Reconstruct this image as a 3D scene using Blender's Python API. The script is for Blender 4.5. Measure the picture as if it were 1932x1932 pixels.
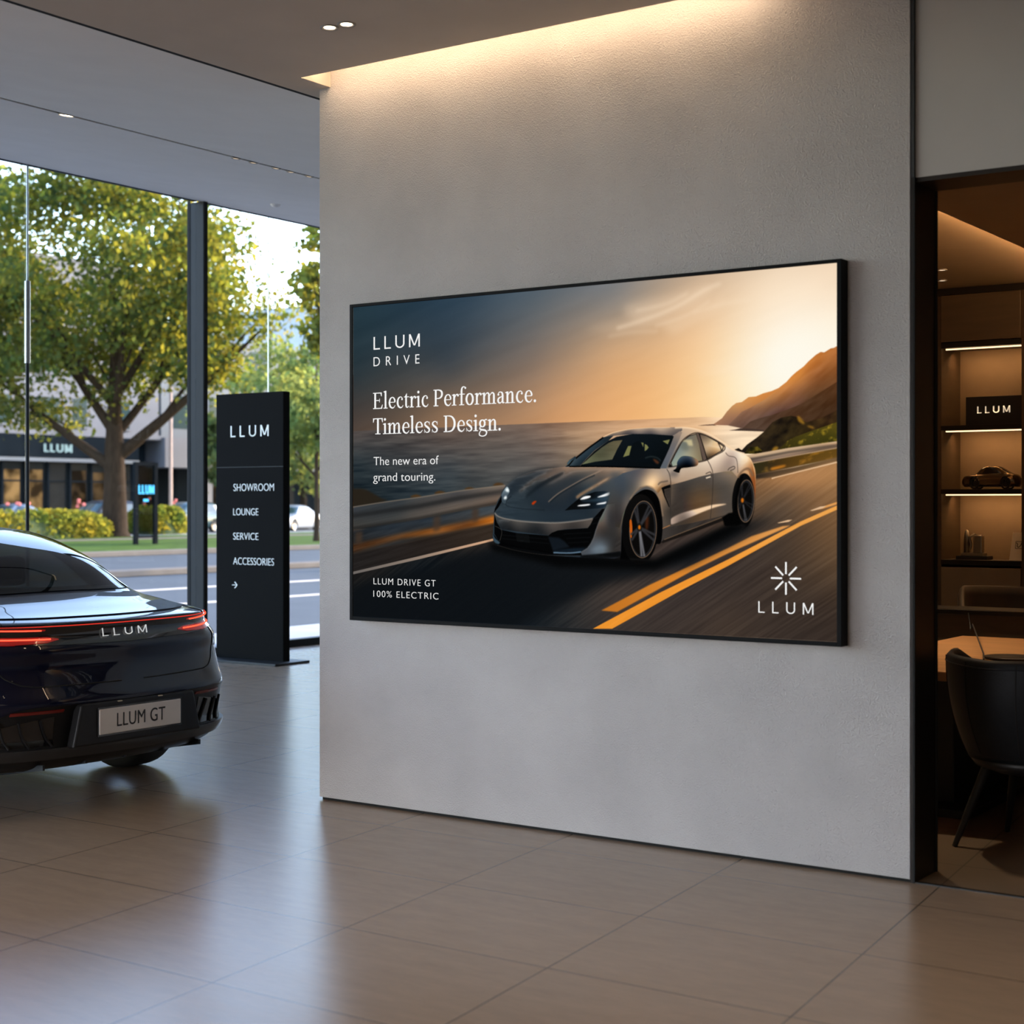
import bpy, bmesh, math, random
import numpy as np
from mathutils import Vector, Matrix

for o in list(bpy.data.objects):
    bpy.data.objects.remove(o, do_unlink=True)
SC = bpy.context.scene
COL = SC.collection
PI = math.pi

# ------------------------------------------------------------------ camera
cd = bpy.data.cameras.new('camera')
cd.sensor_width = 36.0
cd.lens = 36.0 * 2980.0 / 1932.0
cd.shift_y = -16.0 / 1932.0
cd.clip_end = 600.0
cd.dof.use_dof = True
cd.dof.focus_distance = 8.9
cd.dof.aperture_fstop = 2.9
cam = bpy.data.objects.new('camera', cd)
cam.location = (0.0, 0.0, 1.5)
cam.rotation_euler = (PI / 2, 0.0, math.asin(0.56939))
COL.objects.link(cam)
SC.camera = cam

# ------------------------------------------------------------------ colour, sky, sun, large lights
SC.view_settings.view_transform = 'Standard'
SC.view_settings.look = 'None'
SC.view_settings.gamma = 1.0
SC.view_settings.exposure = 0.0
SC.view_settings.use_curve_mapping = False
try:
    cy = SC.cycles
    cy.use_denoising = True
    cy.max_bounces = 8
    cy.diffuse_bounces = 4
    cy.glossy_bounces = 4
    cy.transmission_bounces = 6
    cy.transparent_max_bounces = 24
    cy.caustics_reflective = False
    cy.caustics_refractive = False
    cy.sample_clamp_indirect = 6.0
except Exception:
    pass

SUN_DIR = Vector((0.30, 0.86, 0.40)).normalized()      # towards the sun
world = bpy.data.worlds.new('sky')
SC.world = world
world.use_nodes = True
wn, wl = world.node_tree.nodes, world.node_tree.links
wn.clear()
w_out = wn.new('ShaderNodeOutputWorld')
w_bg = wn.new('ShaderNodeBackground')
w_sky = wn.new('ShaderNodeTexSky')
w_sky.sky_type = 'NISHITA'
w_sky.sun_disc = False
w_sky.sun_elevation = math.asin(SUN_DIR.z)
w_sky.sun_rotation = math.atan2(SUN_DIR.x, SUN_DIR.y)
w_sky.air_density = 1.1
w_sky.dust_density = 0.7
w_bg.inputs['Strength'].default_value = 1.15
w_tint = wn.new('ShaderNodeMix'); w_tint.data_type = 'RGBA'; w_tint.blend_type = 'MULTIPLY'; w_tint.inputs[0].default_value = 1.0
w_tint.inputs[7].default_value = (1.03, 0.985, 1.03, 1)
wl.new(w_sky.outputs[0], w_tint.inputs[6]); wl.new(w_tint.outputs[2], w_bg.inputs[0])
wl.new(w_bg.outputs[0], w_out.inputs[0])

def add_light(name, kind, loc, energy, color=(1, 1, 1), target=None, direction=None, **kw):
    ld = bpy.data.lights.new(name, kind)
    ld.energy = energy
    ld.color = color
    for k, v in kw.items():
        setattr(ld, k, v)
    o = bpy.data.objects.new(name, ld)
    o.location = loc
    d = None
    if target is not None:
        d = Vector(target) - Vector(loc)
    if direction is not None:
        d = Vector(direction)
    if d is not None:
        o.rotation_euler = d.to_track_quat('-Z', 'Y').to_euler()
    COL.objects.link(o)
    return o

add_light('sun', 'SUN', (20, 60, 40), 7.0, (1.0, 0.80, 0.55), direction=-SUN_DIR, angle=math.radians(1.5))
# added area lamp boosting the daylight from the glazed street front
add_light('street_daylight_fill', 'AREA', (-11.2, -2.0, 1.6), 45, (0.80, 0.88, 1.0), target=(-4.8, 6.0, 0.0),
          shape='RECTANGLE', size=9.0, size_y=2.4, spread=math.radians(95))
# added fill lamp behind the camera, brightening the lower wall and floor
add_light('rear_fill', 'AREA', (-5.6, -6.7, 1.7), 70, (0.95, 0.95, 1.0), target=(-4.9, 6.0, -1.7),
          shape='RECTANGLE', size=4.5, size_y=2.0, spread=math.radians(46))
# unseen area lamps added under the ceiling to brighten the room
add_light('ceiling_fill_row', 'AREA', (-1.6, 0.6, 3.52), 26, (1.0, 0.86, 0.70), direction=(0, 0.2, -1),
          shape='RECTANGLE', size=6.0, size_y=1.4)
add_light('ceiling_fill_rear', 'AREA', (0.5, -4.0, 3.52), 30, (1.0, 0.92, 0.84), direction=(0, 0.4, -1),
          shape='RECTANGLE', size=6.0, size_y=1.4)

# ------------------------------------------------------------------ helpers
def link(o, parent=None):
    COL.objects.link(o)
    if parent is not None:
        o.parent = parent
    return o

def tag(o, label=None, cat=None, group=None, kind=None):
    if label: o['label'] = label
    if cat: o['category'] = cat
    if group: o['group'] = group
    if kind: o['kind'] = kind
    return o

def empty(name, loc=(0, 0, 0), rz=0.0):
    o = bpy.data.objects.new(name, None)
    o.empty_display_size = 0.1
    o.location = loc
    o.rotation_euler = (0, 0, rz)
    COL.objects.link(o)
    return o

class MB:
    """collects shapes and links them as one mesh object"""
    def __init__(s):
        s.v, s.f, s.m, s.sm = [], [], [], []
    def add(s, verts, faces, mi=0, smooth=False):
        b = len(s.v)
        s.v += [tuple(p) for p in verts]
        for f in faces:
            s.f.append(tuple(i + b for i in f)); s.m.append(mi); s.sm.append(smooth)
        return s
    def box(s, a, b, mi=0):
        (x0, y0, z0), (x1, y1, z1) = a, b
        x0, x1 = min(x0, x1), max(x0, x1); y0, y1 = min(y0, y1), max(y0, y1); z0, z1 = min(z0, z1), max(z0, z1)
        v = [(x0,y0,z0),(x1,y0,z0),(x1,y1,z0),(x0,y1,z0),(x0,y0,z1),(x1,y0,z1),(x1,y1,z1),(x0,y1,z1)]
        f = [(3,2,1,0),(4,5,6,7),(0,1,5,4),(1,2,6,5),(2,3,7,6),(3,0,4,7)]
        return s.add(v, f, mi)
    def quad(s, a, b, c, d, mi=0):
        return s.add([a, b, c, d], [(0, 1, 2, 3)], mi)
    def prism(s, poly, lo, hi, axis='y', mi=0):
        """poly: 2-D outline; extruded along axis"""
        n = len(poly)
        def P(p, t):
            return {'y': (p[0], t, p[1]), 'x': (t, p[0], p[1]), 'z': (p[0], p[1], t)}[axis]
        v = [P(p, lo) for p in poly] + [P(p, hi) for p in poly]
        f = [tuple(range(n)), tuple(range(2 * n - 1, n - 1, -1))]
        for i in range(n):
            j = (i + 1) % n
            f.append((i, i + n, j + n, j))
        return s.add(v, f, mi)
    def tube(s, pts, r, seg=10, mi=0, caps=True):
        pts = [Vector(p) for p in pts]
        n = len(pts)
        rs = r if isinstance(r, (list, tuple)) else [r] * n
        rings = []
        whole = pts[-1]-pts[0]
        up = Vector((1, 0, 0)) if abs(whole.z) > .7*whole.length else Vector((0, 0, 1))
        for i, p in enumerate(pts):
            t = (pts[min(i + 1, n - 1)] - pts[max(i - 1, 0)])
            t = t.normalized() if t.length > 1e-9 else Vector((0, 0, 1))
            a = t.cross(up)
            if a.length < 1e-3: a = t.cross(Vector((0, 1, 0)))
            a.normalize(); b = t.cross(a)
            rings.append([p + (a * math.cos(2*PI*k/seg) + b * math.sin(2*PI*k/seg)) * rs[i] for k in range(seg)])
        v = [q for R in rings for q in R]
        f = []
        for i in range(n - 1):
            for k in range(seg):
                k2 = (k + 1) % seg
                f.append((i*seg+k, i*seg+k2, (i+1)*seg+k2, (i+1)*seg+k))
        s.add(v, f, mi, True)
        if caps:
            s.add(rings[0], [tuple(range(seg))], mi); s.add(rings[-1], [tuple(range(seg - 1, -1, -1))], mi)
        return s
    def lathe(s, prof, seg=24, centre=(0, 0, 0), axis='z', mi=0, smooth=True):
        """prof: list of (radius, height) about an axis"""
        v, f = [], []
        n = len(prof)
        for k in range(seg):
            c, sn = math.cos(2*PI*k/seg), math.sin(2*PI*k/seg)
            for (r, h) in prof:
                p = {'z': (r*c, r*sn, h), 'y': (r*c, h, r*sn), 'x': (h, r*c, r*sn)}[axis]
                v.append((p[0]+centre[0], p[1]+centre[1], p[2]+centre[2]))
        for k in range(seg):
            k2 = (k + 1) % seg
            for i in range(n - 1):
                f.append((k*n+i, k2*n+i, k2*n+i+1, k*n+i+1))
        return s.add(v, f, mi, smooth)
    def grid(s, pts, mi=0, closed_u=False, smooth=True):
        """pts[i][j] -> quads"""
        n, m = len(pts), len(pts[0])
        v = [p for row in pts for p in row]
        f = []
        for i in range(n if closed_u else n - 1):
            i2 = (i + 1) % n
            for j in range(m - 1):
                f.append((i*m+j, i2*m+j, i2*m+j+1, i*m+j+1))
        return s.add(v, f, mi, smooth)
    def build(s, name, mats, parent=None, bevel=0.0, seg=2, origin=None, fix=True, weld=0.0):
        me = bpy.data.meshes.new(name)
        vv = s.v
        if origin is not None:
            vv = [(p[0]-origin[0], p[1]-origin[1], p[2]-origin[2]) for p in s.v]
        me.from_pydata(vv, [], s.f)
        if not isinstance(mats, (list, tuple)): mats = [mats]
        for m in mats: me.materials.append(m)
        me.polygons.foreach_set('material_index', s.m)
        me.polygons.foreach_set('use_smooth', s.sm)
        if fix or weld:
            bm = bmesh.new(); bm.from_mesh(me)
            if weld: bmesh.ops.remove_doubles(bm, verts=bm.verts, dist=weld)
            if fix: bmesh.ops.recalc_face_normals(bm, faces=bm.faces)
            bm.to_mesh(me); bm.free()
        me.update()
        o = bpy.data.objects.new(name, me)
        if origin is not None: o.location = origin
        if bevel > 0:
            md = o.modifiers.new('edge', 'BEVEL'); md.width = bevel; md.segments = seg; md.limit_method = 'ANGLE'
            md.angle_limit = math.radians(40)
        return link(o, parent)

# ------------------------------------------------------------------ materials
def srgb(*c):
    c = c[0] if len(c) == 1 else c
    out = []
    for x in c[:3]:
        x = x / 255.0
        out.append(x / 12.92 if x <= 0.04045 else ((x + 0.055) / 1.055) ** 2.4)
    return tuple(out)

def setin(b, name, val):
    if name in b.inputs:
        b.inputs[name].default_value = val

def mat(name, col, rough=0.5, metal=0.0, var=0.06, scale=8.0, bump=0.0, bscale=120.0, coat=0.0, spec=0.5,
        emit=None, estr=0.0, stretch=None, coat_rough=0.03):
    m = bpy.data.materials.new(name); m.use_nodes = True
    nt = m.node_tree; b = nt.nodes['Principled BSDF']
    col = tuple(col)
    b.inputs['Base Color'].default_value = (*col, 1)
    b.inputs['Roughness'].default_value = rough
    b.inputs['Metallic'].default_value = metal
    setin(b, 'Specular IOR Level', spec)
    setin(b, 'Coat Weight', coat); setin(b, 'Coat Roughness', coat_rough)
    tc = nt.nodes.new('ShaderNodeTexCoord')
    src = tc.outputs['Object']
    if stretch:
        mp = nt.nodes.new('ShaderNodeMapping'); mp.inputs['Scale'].default_value = stretch
        nt.links.new(src, mp.inputs[0]); src = mp.outputs[0]
    if var > 0:
        n = nt.nodes.new('ShaderNodeTexNoise'); n.inputs['Scale'].default_value = scale; n.inputs['Detail'].default_value = 5
        nt.links.new(src, n.inputs['Vector'])
        r = nt.nodes.new('ShaderNodeValToRGB')
        r.color_ramp.elements[0].position = 0.3; r.color_ramp.elements[1].position = 0.7
        r.color_ramp.elements[0].color = (*[max(0, c * (1 - var)) for c in col], 1)
        r.color_ramp.elements[1].color = (*[min(1, c * (1 + var)) for c in col], 1)
        nt.links.new(n.outputs['Fac'], r.inputs[0]); nt.links.new(r.outputs[0], b.inputs['Base Color'])
    if bump > 0:
        n2 = nt.nodes.new('ShaderNodeTexNoise'); n2.inputs['Scale'].default_value = bscale; n2.inputs['Detail'].default_value = 3
        nt.links.new(src, n2.inputs['Vector'])
        bp = nt.nodes.new('ShaderNodeBump'); bp.inputs['Strength'].default_value = bump; bp.inputs['Distance'].default_value = 0.01
        nt.links.new(n2.outputs['Fac'], bp.inputs['Height']); nt.links.new(bp.outputs[0], b.inputs['Normal'])
    if emit is not None:
        b.inputs['Emission Color'].default_value = (*emit, 1)
        b.inputs['Emission Strength'].default_value = estr
    return m

def mat_emit(name, col, strength):
    m = bpy.data.materials.new(name); m.use_nodes = True
    nt = m.node_tree; nt.nodes.clear()
    o = nt.nodes.new('ShaderNodeOutputMaterial'); e = nt.nodes.new('ShaderNodeEmission')
    e.inputs[0].default_value = (*col, 1); e.inputs[1].default_value = strength
    nt.links.new(e.outputs[0], o.inputs[0])
    return m

def mat_glass(name, tint=(1, 1, 1), refl=1.0, ior=1.45):
    m = bpy.data.materials.new(name); m.use_nodes = True
    nt = m.node_tree; nt.nodes.clear()
    o = nt.nodes.new('ShaderNodeOutputMaterial')
    t = nt.nodes.new('ShaderNodeBsdfTransparent'); t.inputs[0].default_value = (*tint, 1)
    g = nt.nodes.new('ShaderNodeBsdfGlossy'); g.inputs['Roughness'].default_value = 0.0
    fr = nt.nodes.new('ShaderNodeLayerWeight'); fr.inputs['Blend'].default_value = .5
    pw = nt.nodes.new('ShaderNodeMath'); pw.operation = 'POWER'; pw.inputs[1].default_value = 5.0
    mul = nt.nodes.new('ShaderNodeMath'); mul.operation = 'MULTIPLY_ADD'
    f0 = ((ior-1)/(ior+1))**2; mul.inputs[1].default_value = (1-f0)*refl; mul.inputs[2].default_value = f0*refl
    mx = nt.nodes.new('ShaderNodeMixShader')
    nt.links.new(fr.outputs['Facing'], pw.inputs[0]); nt.links.new(pw.outputs[0], mul.inputs[0]); nt.links.new(mul.outputs[0], mx.inputs[0])
    nt.links.new(t.outputs[0], mx.inputs[1]); nt.links.new(g.outputs[0], mx.inputs[2])
    nt.links.new(mx.outputs[0], o.inputs[0])
    return m

M = {}
M['black'] = mat('black_powder_coat', (0.006, 0.006, 0.0065), 0.5, 0.0, 0.1, 12)
M['black_satin'] = mat('black_satin_metal', (0.005, 0.0052, 0.006), 0.5, 0.0, 0.1, 12, spec=.2)
M['dark_bronze'] = mat('dark_bronze_metal', (0.016, 0.011, 0.0075), 0.42, 0.1, 0.12, 6, spec=.22)
M['white_letter'] = mat('white_lettering', (0.82, 0.84, 0.85), 0.5, 0, 0.02)
M['rubber'] = mat('tyre_rubber', (0.012, 0.012, 0.012), 0.75, 0, 0.1, 30)
M['chrome'] = mat('bright_metal', (0.75, 0.75, 0.74), 0.18, 1.0, 0.03)

# ------------------------------------------------------------------ lettering
def text_mesh(body, width=None, height=None, space=1.0, depth=0.0, bold=0.0):
    cu = bpy.data.curves.new('lettering', 'FONT')
    cu.body = body; cu.size = 1.0; cu.space_character = space; cu.extrude = 0.0; cu.offset = bold
    cu.resolution_u = 6; cu.fill_mode = 'BOTH'
    o = bpy.data.objects.new('lettering', cu); COL.objects.link(o)
    dg = bpy.context.evaluated_depsgraph_get(); dg.update()
    me = bpy.data.meshes.new_from_object(o.evaluated_get(dg))
    bpy.data.objects.remove(o, do_unlink=True); bpy.data.curves.remove(cu)
    vs = np.array([v.co[:] for v in me.vertices]); fs = [tuple(p.vertices) for p in me.polygons]
    bpy.data.meshes.remove(me)
    return vs[:, :2], fs

def ribbon(pts, w):
    """variable-width ribbon polygon along 2-D points (x,y,half-width)"""
    P = np.array([(p[0], p[1]) for p in pts], float); W = np.array([p[2] if len(p) > 2 else w for p in pts], float)
    if len(P) > 2:
        t = np.linspace(0, len(P) - 1, (len(P) - 1) * 6 + 1)
        Q = []
        for u in t:
            i = min(int(u), len(P) - 2); f = u - i
            p0, p1, p2, p3 = P[max(i-1, 0)], P[i], P[i+1], P[min(i+2, len(P)-1)]
            q = 0.5*((2*p1)+(p2-p0)*f+(2*p0-5*p1+4*p2-p3)*f*f+(3*p1-p0-3*p2+p3)*f**3)
            Q.append((q[0], q[1], W[i]*(1-f)+W[i+1]*f))
        Q = np.array(Q); P, W = Q[:, :2], Q[:, 2]
    T = np.gradient(P, axis=0); T /= np.maximum(np.linalg.norm(T, axis=1), 1e-9)[:, None]
    Nn = np.stack([-T[:, 1], T[:, 0]], 1)
    L = P + Nn * W[:, None]; R = P - Nn * W[:, None]
    n = len(P)
    return [tuple(p) for p in L] + [tuple(p) for p in R], [(i, i+1, n+i+1, n+i) for i in range(n-1)]

class G2:
    """2-D shapes for drawn letters"""
    def __init__(s): s.v, s.f = [], []
    def add(s, v, f, dx=0.0):
        b = len(s.v); s.v += [(p[0]+dx, p[1]) for p in v]; s.f += [tuple(i+b for i in q) for q in f]
    def rect(s, x0, y0, x1, y1): s.add([(x0,y0),(x1,y0),(x1,y1),(x0,y1)], [(0,1,2,3)])
    def poly(s, *p): s.add(p, [tuple(range(len(p)))])
    def circ(s, x, y, r): s.add([(x+r*math.cos(2*PI*k/20), y+r*math.sin(2*PI*k/20)) for k in range(20)], [tuple(range(20))])
    def st(s, *p, w=0.02): s.add(*ribbon(p, w))

def wordmark(w=0.045, gap=0.42):
    """the four wide-set capitals L L U M, cap height 1"""
    g = G2(); x = 0.0
    for k in range(2):
        g.rect(x, 0, x+2*w, 1); g.rect(x, 0, x+0.5, 2*w); x += 0.5 + gap
    r = 0.3
    pts = [(x+w, 1.0), (x+w, 0.7)] + [(x+w+r-r*math.cos(a), r+w-0.0-r*math.sin(a)) for a in np.linspace(0, PI, 15)] + [(x+w+2*r, 0.7), (x+w+2*r, 1.0)]
    for (a, b) in zip(pts[:-1], pts[1:]):
        g.st((a[0], a[1], w), (b[0], b[1], w))
    for a in pts[1:-1]: g.circ(a[0], a[1], w)
    x += 2*r + 2*w + gap
    mw = 0.82
    g.rect(x, 0, x+2*w, 1); g.rect(x+mw-2*w, 0, x+mw, 1)
    g.poly((x, 1), (x+2.3*w, 1), (x+mw/2+w*0.6, 0.12), (x+mw/2-w*1.2, 0.12))
    g.poly((x+mw, 1), (x+mw-2.3*w, 1), (x+mw/2-w*0.6, 0.12), (x+mw/2+w*1.2, 0.12))
    return np.array(g.v), g.f

def serif_text(body):
    T = 0.044
    g = G2(); X = 0.0
    out_v, out_f = [], []
    for ch in body:
        g = G2(); foot = lambda x, w=0.115: g.rect(x-w, 0, x+w, 0.03)
        def stem(x, h, flag=True, ft=True):
            g.rect(x-T, 0, x+T, h)
            if flag: g.poly((x-0.11, h-0.028), (x-0.11, h-0.048), (x-T, h-0.07), (x+T, h), (x, h))
            if ft: foot(x)
        if ch == 'E':
            g.rect(.09,0,.18,.68); g.rect(.02,.645,.50,.68); g.rect(.02,0,.52,.035); g.rect(.15,.335,.38,.367)
            g.poly((.50,.68),(.50,.52),(.48,.52),(.43,.645)); g.poly((.52,0),(.555,.17),(.535,.17),(.46,.035)); g.rect(.372,.27,.392,.43); adv=.59
        elif ch == 'l': stem(.125,.74); adv=.25
        elif ch == 'e':
            g.rect(.08,.235,.395,.263)
            g.st((.395,.25,.03),(.385,.34,.036),(.33,.425,.026),(.245,.455,.016),(.14,.39,.032),(.095,.23,.045),(.14,.08,.04),(.25,.012,.026),(.34,.035,.017),(.41,.12,.009)); adv=.45
        elif ch == 'c':
            g.circ(.34,.36,.042); g.st((.37,.37,.014),(.32,.435,.016),(.245,.455,.017),(.14,.39,.033),(.095,.23,.045),(.14,.08,.04),(.25,.012,.027),(.34,.035,.017),(.40,.11,.009)); adv=.43
        elif ch == 't':
            g.rect(.09,.08,.175,.46); g.poly((.06,.46),(.175,.60),(.175,.46)); g.rect(.02,.43,.29,.46)
            g.st((.1325,.11,.0425),(.15,.035,.033),(.21,.014,.02),(.295,.07,.008)); adv=.31
        elif ch == 'r':
            stem(.125,.46); g.st((.16,.30,.012),(.20,.40,.018),(.27,.45,.02),(.32,.44,.02)); g.circ(.325,.405,.046); adv=.37
        elif ch == 'i': stem(.125,.46); g.circ(.12,.62,.055); adv=.25
        elif ch == 'P':
            g.rect(.09,0,.18,.68); g.rect(.02,0,.27,.033); g.rect(.02,.647,.3,.68)
            g.st((.18,.662,.018),(.32,.655,.022),(.43,.60,.040),(.465,.50,.048),(.43,.39,.040),(.33,.325,.022),(.18,.315,.016)); adv=.53
        elif ch == 'f':
            g.rect(.10,0,.185,.60); g.rect(.02,0,.28,.03); g.rect(.02,.43,.31,.46)
            g.st((.1425,.56,.0425),(.16,.67,.036),(.22,.735,.022),(.29,.735,.018),(.34,.71,.014)); g.circ(.34,.69,.04); adv=.32
        elif ch == 'o':
            ps = [(.245+.165*math.cos(a), .23+.222*math.sin(a), .018+.029*abs(math.cos(a))) for a in np.linspace(0, 2*PI, 17)]
            g.st(*ps); adv=.49
        elif ch in 'mn':
            stem(.125,.46); xs = [.375] if ch == 'n' else [.375,.625]
            for x in xs:
                g.rect(x-T, 0, x+T, .33); foot(x)
                g.st((x-.21,.33,.010),(x-.14,.42,.018),(x-.07,.445,.026),(x-.012,.40,.036),(x,.32,.044))
            adv = .50 if ch == 'n' else .75
        elif ch == 'a':
            g.circ(.10,.355,.043); g.st((.075,.36,.012),(.13,.44,.016),(.21,.455,.018),(.285,.42,.034),(.3125,.33,.0425),(.3125,.09,.0425),(.335,.03,.03),(.41,.035,.01))
            g.st((.30,.28,.010),(.20,.25,.02),(.11,.20,.034),(.085,.12,.042),(.12,.04,.034),(.20,.022,.02),(.28,.08,.012)); adv=.43
        elif ch == '.': g.circ(.10,.045,.055); adv=.22
        elif ch == 'T':
            g.rect(.245,0,.335,.68); g.rect(.15,0,.43,.033); g.rect(.03,.645,.55,.68)
            g.poly((.03,.68),(.03,.50),(.05,.50),(.095,.645)); g.poly((.55,.68),(.55,.50),(.53,.50),(.485,.645)); adv=.55
        elif ch == 's':
            g.st((.33,.37,.009),(.27,.44,.015),(.19,.455,.018),(.105,.41,.030),(.095,.335,.036),(.16,.27,.04),(.25,.21,.044),(.315,.14,.038),(.295,.05,.03),(.21,.014,.018),(.13,.035,.013),(.07,.12,.008))
            g.rect(.32,.32,.335,.46); g.rect(.065,0,.08,.15); adv=.40
        elif ch == 'D':
            g.rect(.09,0,.18,.68); g.rect(.02,.645,.32,.68); g.rect(.02,0,.32,.035)
            g.st((.25,.662,.018),(.42,.63,.03),(.54,.50,.046),(.575,.34,.05),(.54,.18,.046),(.42,.05,.03),(.25,.018,.018)); adv=.66
        elif ch == 'g':
            ps = [(.205+.12*math.cos(a), .305+.138*math.sin(a), .018+.024*abs(math.cos(a))) for a in np.linspace(0, 2*PI, 17)]
            g.st(*ps)
            g.st((.29,.41,.02),(.36,.455,.022),(.43,.45,.022))
            g.st((.13,.19,.016),(.08,.13,.02),(.10,.075,.03),(.2,.045,.035),(.33,.025,.035),(.41,-.04,.03),(.39,-.14,.026),(.30,-.20,.02),(.18,-.21,.018),(.07,-.17,.022),(.055,-.10,.022),(.10,-.02,.016),(.16,.04,.012)); adv=.45
        else: adv=.24
        b = len(out_v); out_v += [(p[0]+X, p[1]) for p in g.v]; out_f += [tuple(i+b for i in q) for q in g.f]
        X += adv
    return np.array(out_v), out_f

def lettering(name, vf, frame, mats, parent, width=None, height=None, depth=0.002, cap=None):
    """place 2-D letter shapes in a frame = (origin, right, up): origin is the lower left corner of the ink"""
    v, f = vf
    v = np.array(v, float)
    lo, hi = v.min(0), v.max(0)
    sx = width / (hi[0]-lo[0]) if width else None
    if cap: sy = cap
    else: sy = height / (hi[1]-lo[1]) if height else sx
    if sx is None: sx = sy
    y0 = 0.0 if cap else lo[1]
    o, r, u = (Vector(a) for a in frame)
    nrm = r.cross(u).normalized()
    mb = MB()
    base = [o + r*((p[0]-lo[0])*sx) + u*((p[1]-y0)*sy) for p in v]
    n = len(base)
    front = [p + nrm*depth for p in base]
    ed = {}
    for q in f:
        for a, b in zip(q, q[1:]+q[:1]):
            ed[(a, b)] = 1
    faces = [tuple(q) for q in f]
    side = [(b, a, a+n, b+n) for (a, b) in ed if (b, a) not in ed]
    mb.add(front + base, faces + side)
    return mb.build(name, mats, parent, fix=False)

# ------------------------------------------------------------------ the coastal-road advert shown on the wall display
PW, PH = 1700, 1019
class Painter:
    def __init__(s, w, h):
        s.w, s.h = w, h; s.a = np.zeros((h, w, 3), np.float32); s.rng = np.random.RandomState(5)
    @staticmethod
    def smooth(p, closed=True, k=5):
        p = np.array(p, float); n = len(p); out = []
        idx = range(n) if closed else range(n-1)
        for i in idx:
            if closed: p0, p1, p2, p3 = p[i-1], p[i], p[(i+1) % n], p[(i+2) % n]
            else: p0, p1, p2, p3 = p[max(i-1, 0)], p[i], p[i+1], p[min(i+2, n-1)]
            for f in np.arange(k)/k:
                out.append(0.5*((2*p1)+(p2-p0)*f+(2*p0-5*p1+4*p2-p3)*f*f+(3*p1-p0-3*p2+p3)*f**3))
        if not closed: out.append(p[-1])
        return np.array(out)
    def cover(s, poly, pad=0):
        poly = np.array(poly, float)
        x0 = max(int(poly[:, 0].min())-1-pad, 0); x1 = min(int(poly[:, 0].max())+2+pad, s.w)
        y0 = max(int(poly[:, 1].min())-1-pad, 0); y1 = min(int(poly[:, 1].max())+2+pad, s.h)
        if x1 <= x0 or y1 <= y0: return None
        m = np.zeros((y1-y0, x1-x0), np.float32); SUB = 3
        a = poly; b = np.roll(poly, -1, 0); W = x1-x0
        for j in range(y1-y0):
            for q in range(SUB):
                y = y0+j+(q+0.5)/SUB
                hit = ((a[:, 1] <= y) & (b[:, 1] > y)) | ((b[:, 1] <= y) & (a[:, 1] > y))
                if not hit.any(): continue
                A, B = a[hit], b[hit]
                xs = np.sort(A[:, 0]+(y-A[:, 1])/(B[:, 1]-A[:, 1])*(B[:, 0]-A[:, 0]))-x0
                for l, r in zip(xs[0::2], xs[1::2]):
                    l = min(max(l, 0), W); r = min(max(r, 0), W)
                    if r <= l: continue
                    li, ri = int(l), int(r)
                    if li == ri: m[j, li] += (r-l)/SUB
                    else:
                        m[j, li] += (li+1-l)/SUB
                        if ri > li+1: m[j, li+1:ri] += 1.0/SUB
                        if ri < W: m[j, ri] += (r-ri)/SUB
        return m, x0, y0
    @staticmethod
    def blur(m, r):
        for ax in (0, 1):
            for _ in range(2):
                k = int(max(1, r)); pad = [(0, 0)]*m.ndim; pad[ax] = (k+1, k)
                c = np.cumsum(np.pad(m, pad, mode='edge'), axis=ax)
                n = m.shape[ax]
                hi = np.take(c, range(2*k+1, 2*k+1+n), axis=ax); lo = np.take(c, range(0, n), axis=ax)
                m = (hi-lo)/(2*k+1)
        return m
    @staticmethod
    def field(pts, X, Y, c=30.0):
        """smooth colour field through sample points (x,y,r,g,b): multiquadric interpolation"""
        P = np.array(pts, float); n = len(P)
        d = np.sqrt(((P[:, None, :2]-P[None, :, :2])**2).sum(2)+c*c)
        A = np.zeros((n+1, n+1)); A[:n, :n] = d; A[n, :n] = 1; A[:n, n] = 1
        B = np.zeros((n+1, 3)); B[:n] = P[:, 2:5]/255.0
        w = np.linalg.solve(A+np.diag([1e-6]*n+[0]), B)
        out = np.zeros(X.shape+(3,), np.float32)+w[n].astype(np.float32)
        for i in range(n):
            r = np.sqrt((X-P[i, 0])**2+(Y-P[i, 1])**2+c*c).astype(np.float32)
            out += r[..., None]*w[i].astype(np.float32)
        return np.clip(out, P[:, 2:5].min(0)/255.0, P[:, 2:5].max(0)/255.0)
    def noise(s, h, w, sx, sy, ang=0.0, off=(0, 0), oct=3):
        """smooth value noise with feature size sx,sy in pixels, axes turned by ang"""
        yy, xx = np.mgrid[0:h, 0:w].astype(np.float32); xx += off[0]; yy += off[1]
        c, sn = math.cos(ang), math.sin(ang)
        u = (xx*c+yy*sn)/sx; v = (-xx*sn+yy*c)/sy
        T = s.rng.rand(256, 256).astype(np.float32); out = np.zeros((h, w), np.float32); amp, tot = 1.0, 0.0
        for k in range(oct):
            iu = np.floor(u).astype(int); iv = np.floor(v).astype(int); fu = u-iu; fv = v-iv
            fu = fu*fu*(3-2*fu); fv = fv*fv*(3-2*fv)
            g = lambda i, j: T[i % 256, j % 256]
            out += amp*((g(iu, iv)*(1-fu)+g(iu+1, iv)*fu)*(1-fv)+(g(iu, iv+1)*(1-fu)+g(iu+1, iv+1)*fu)*fv)
            tot += amp; amp *= 0.5; u = u*2+17; v = v*2+31
        return out/tot-0.5
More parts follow.
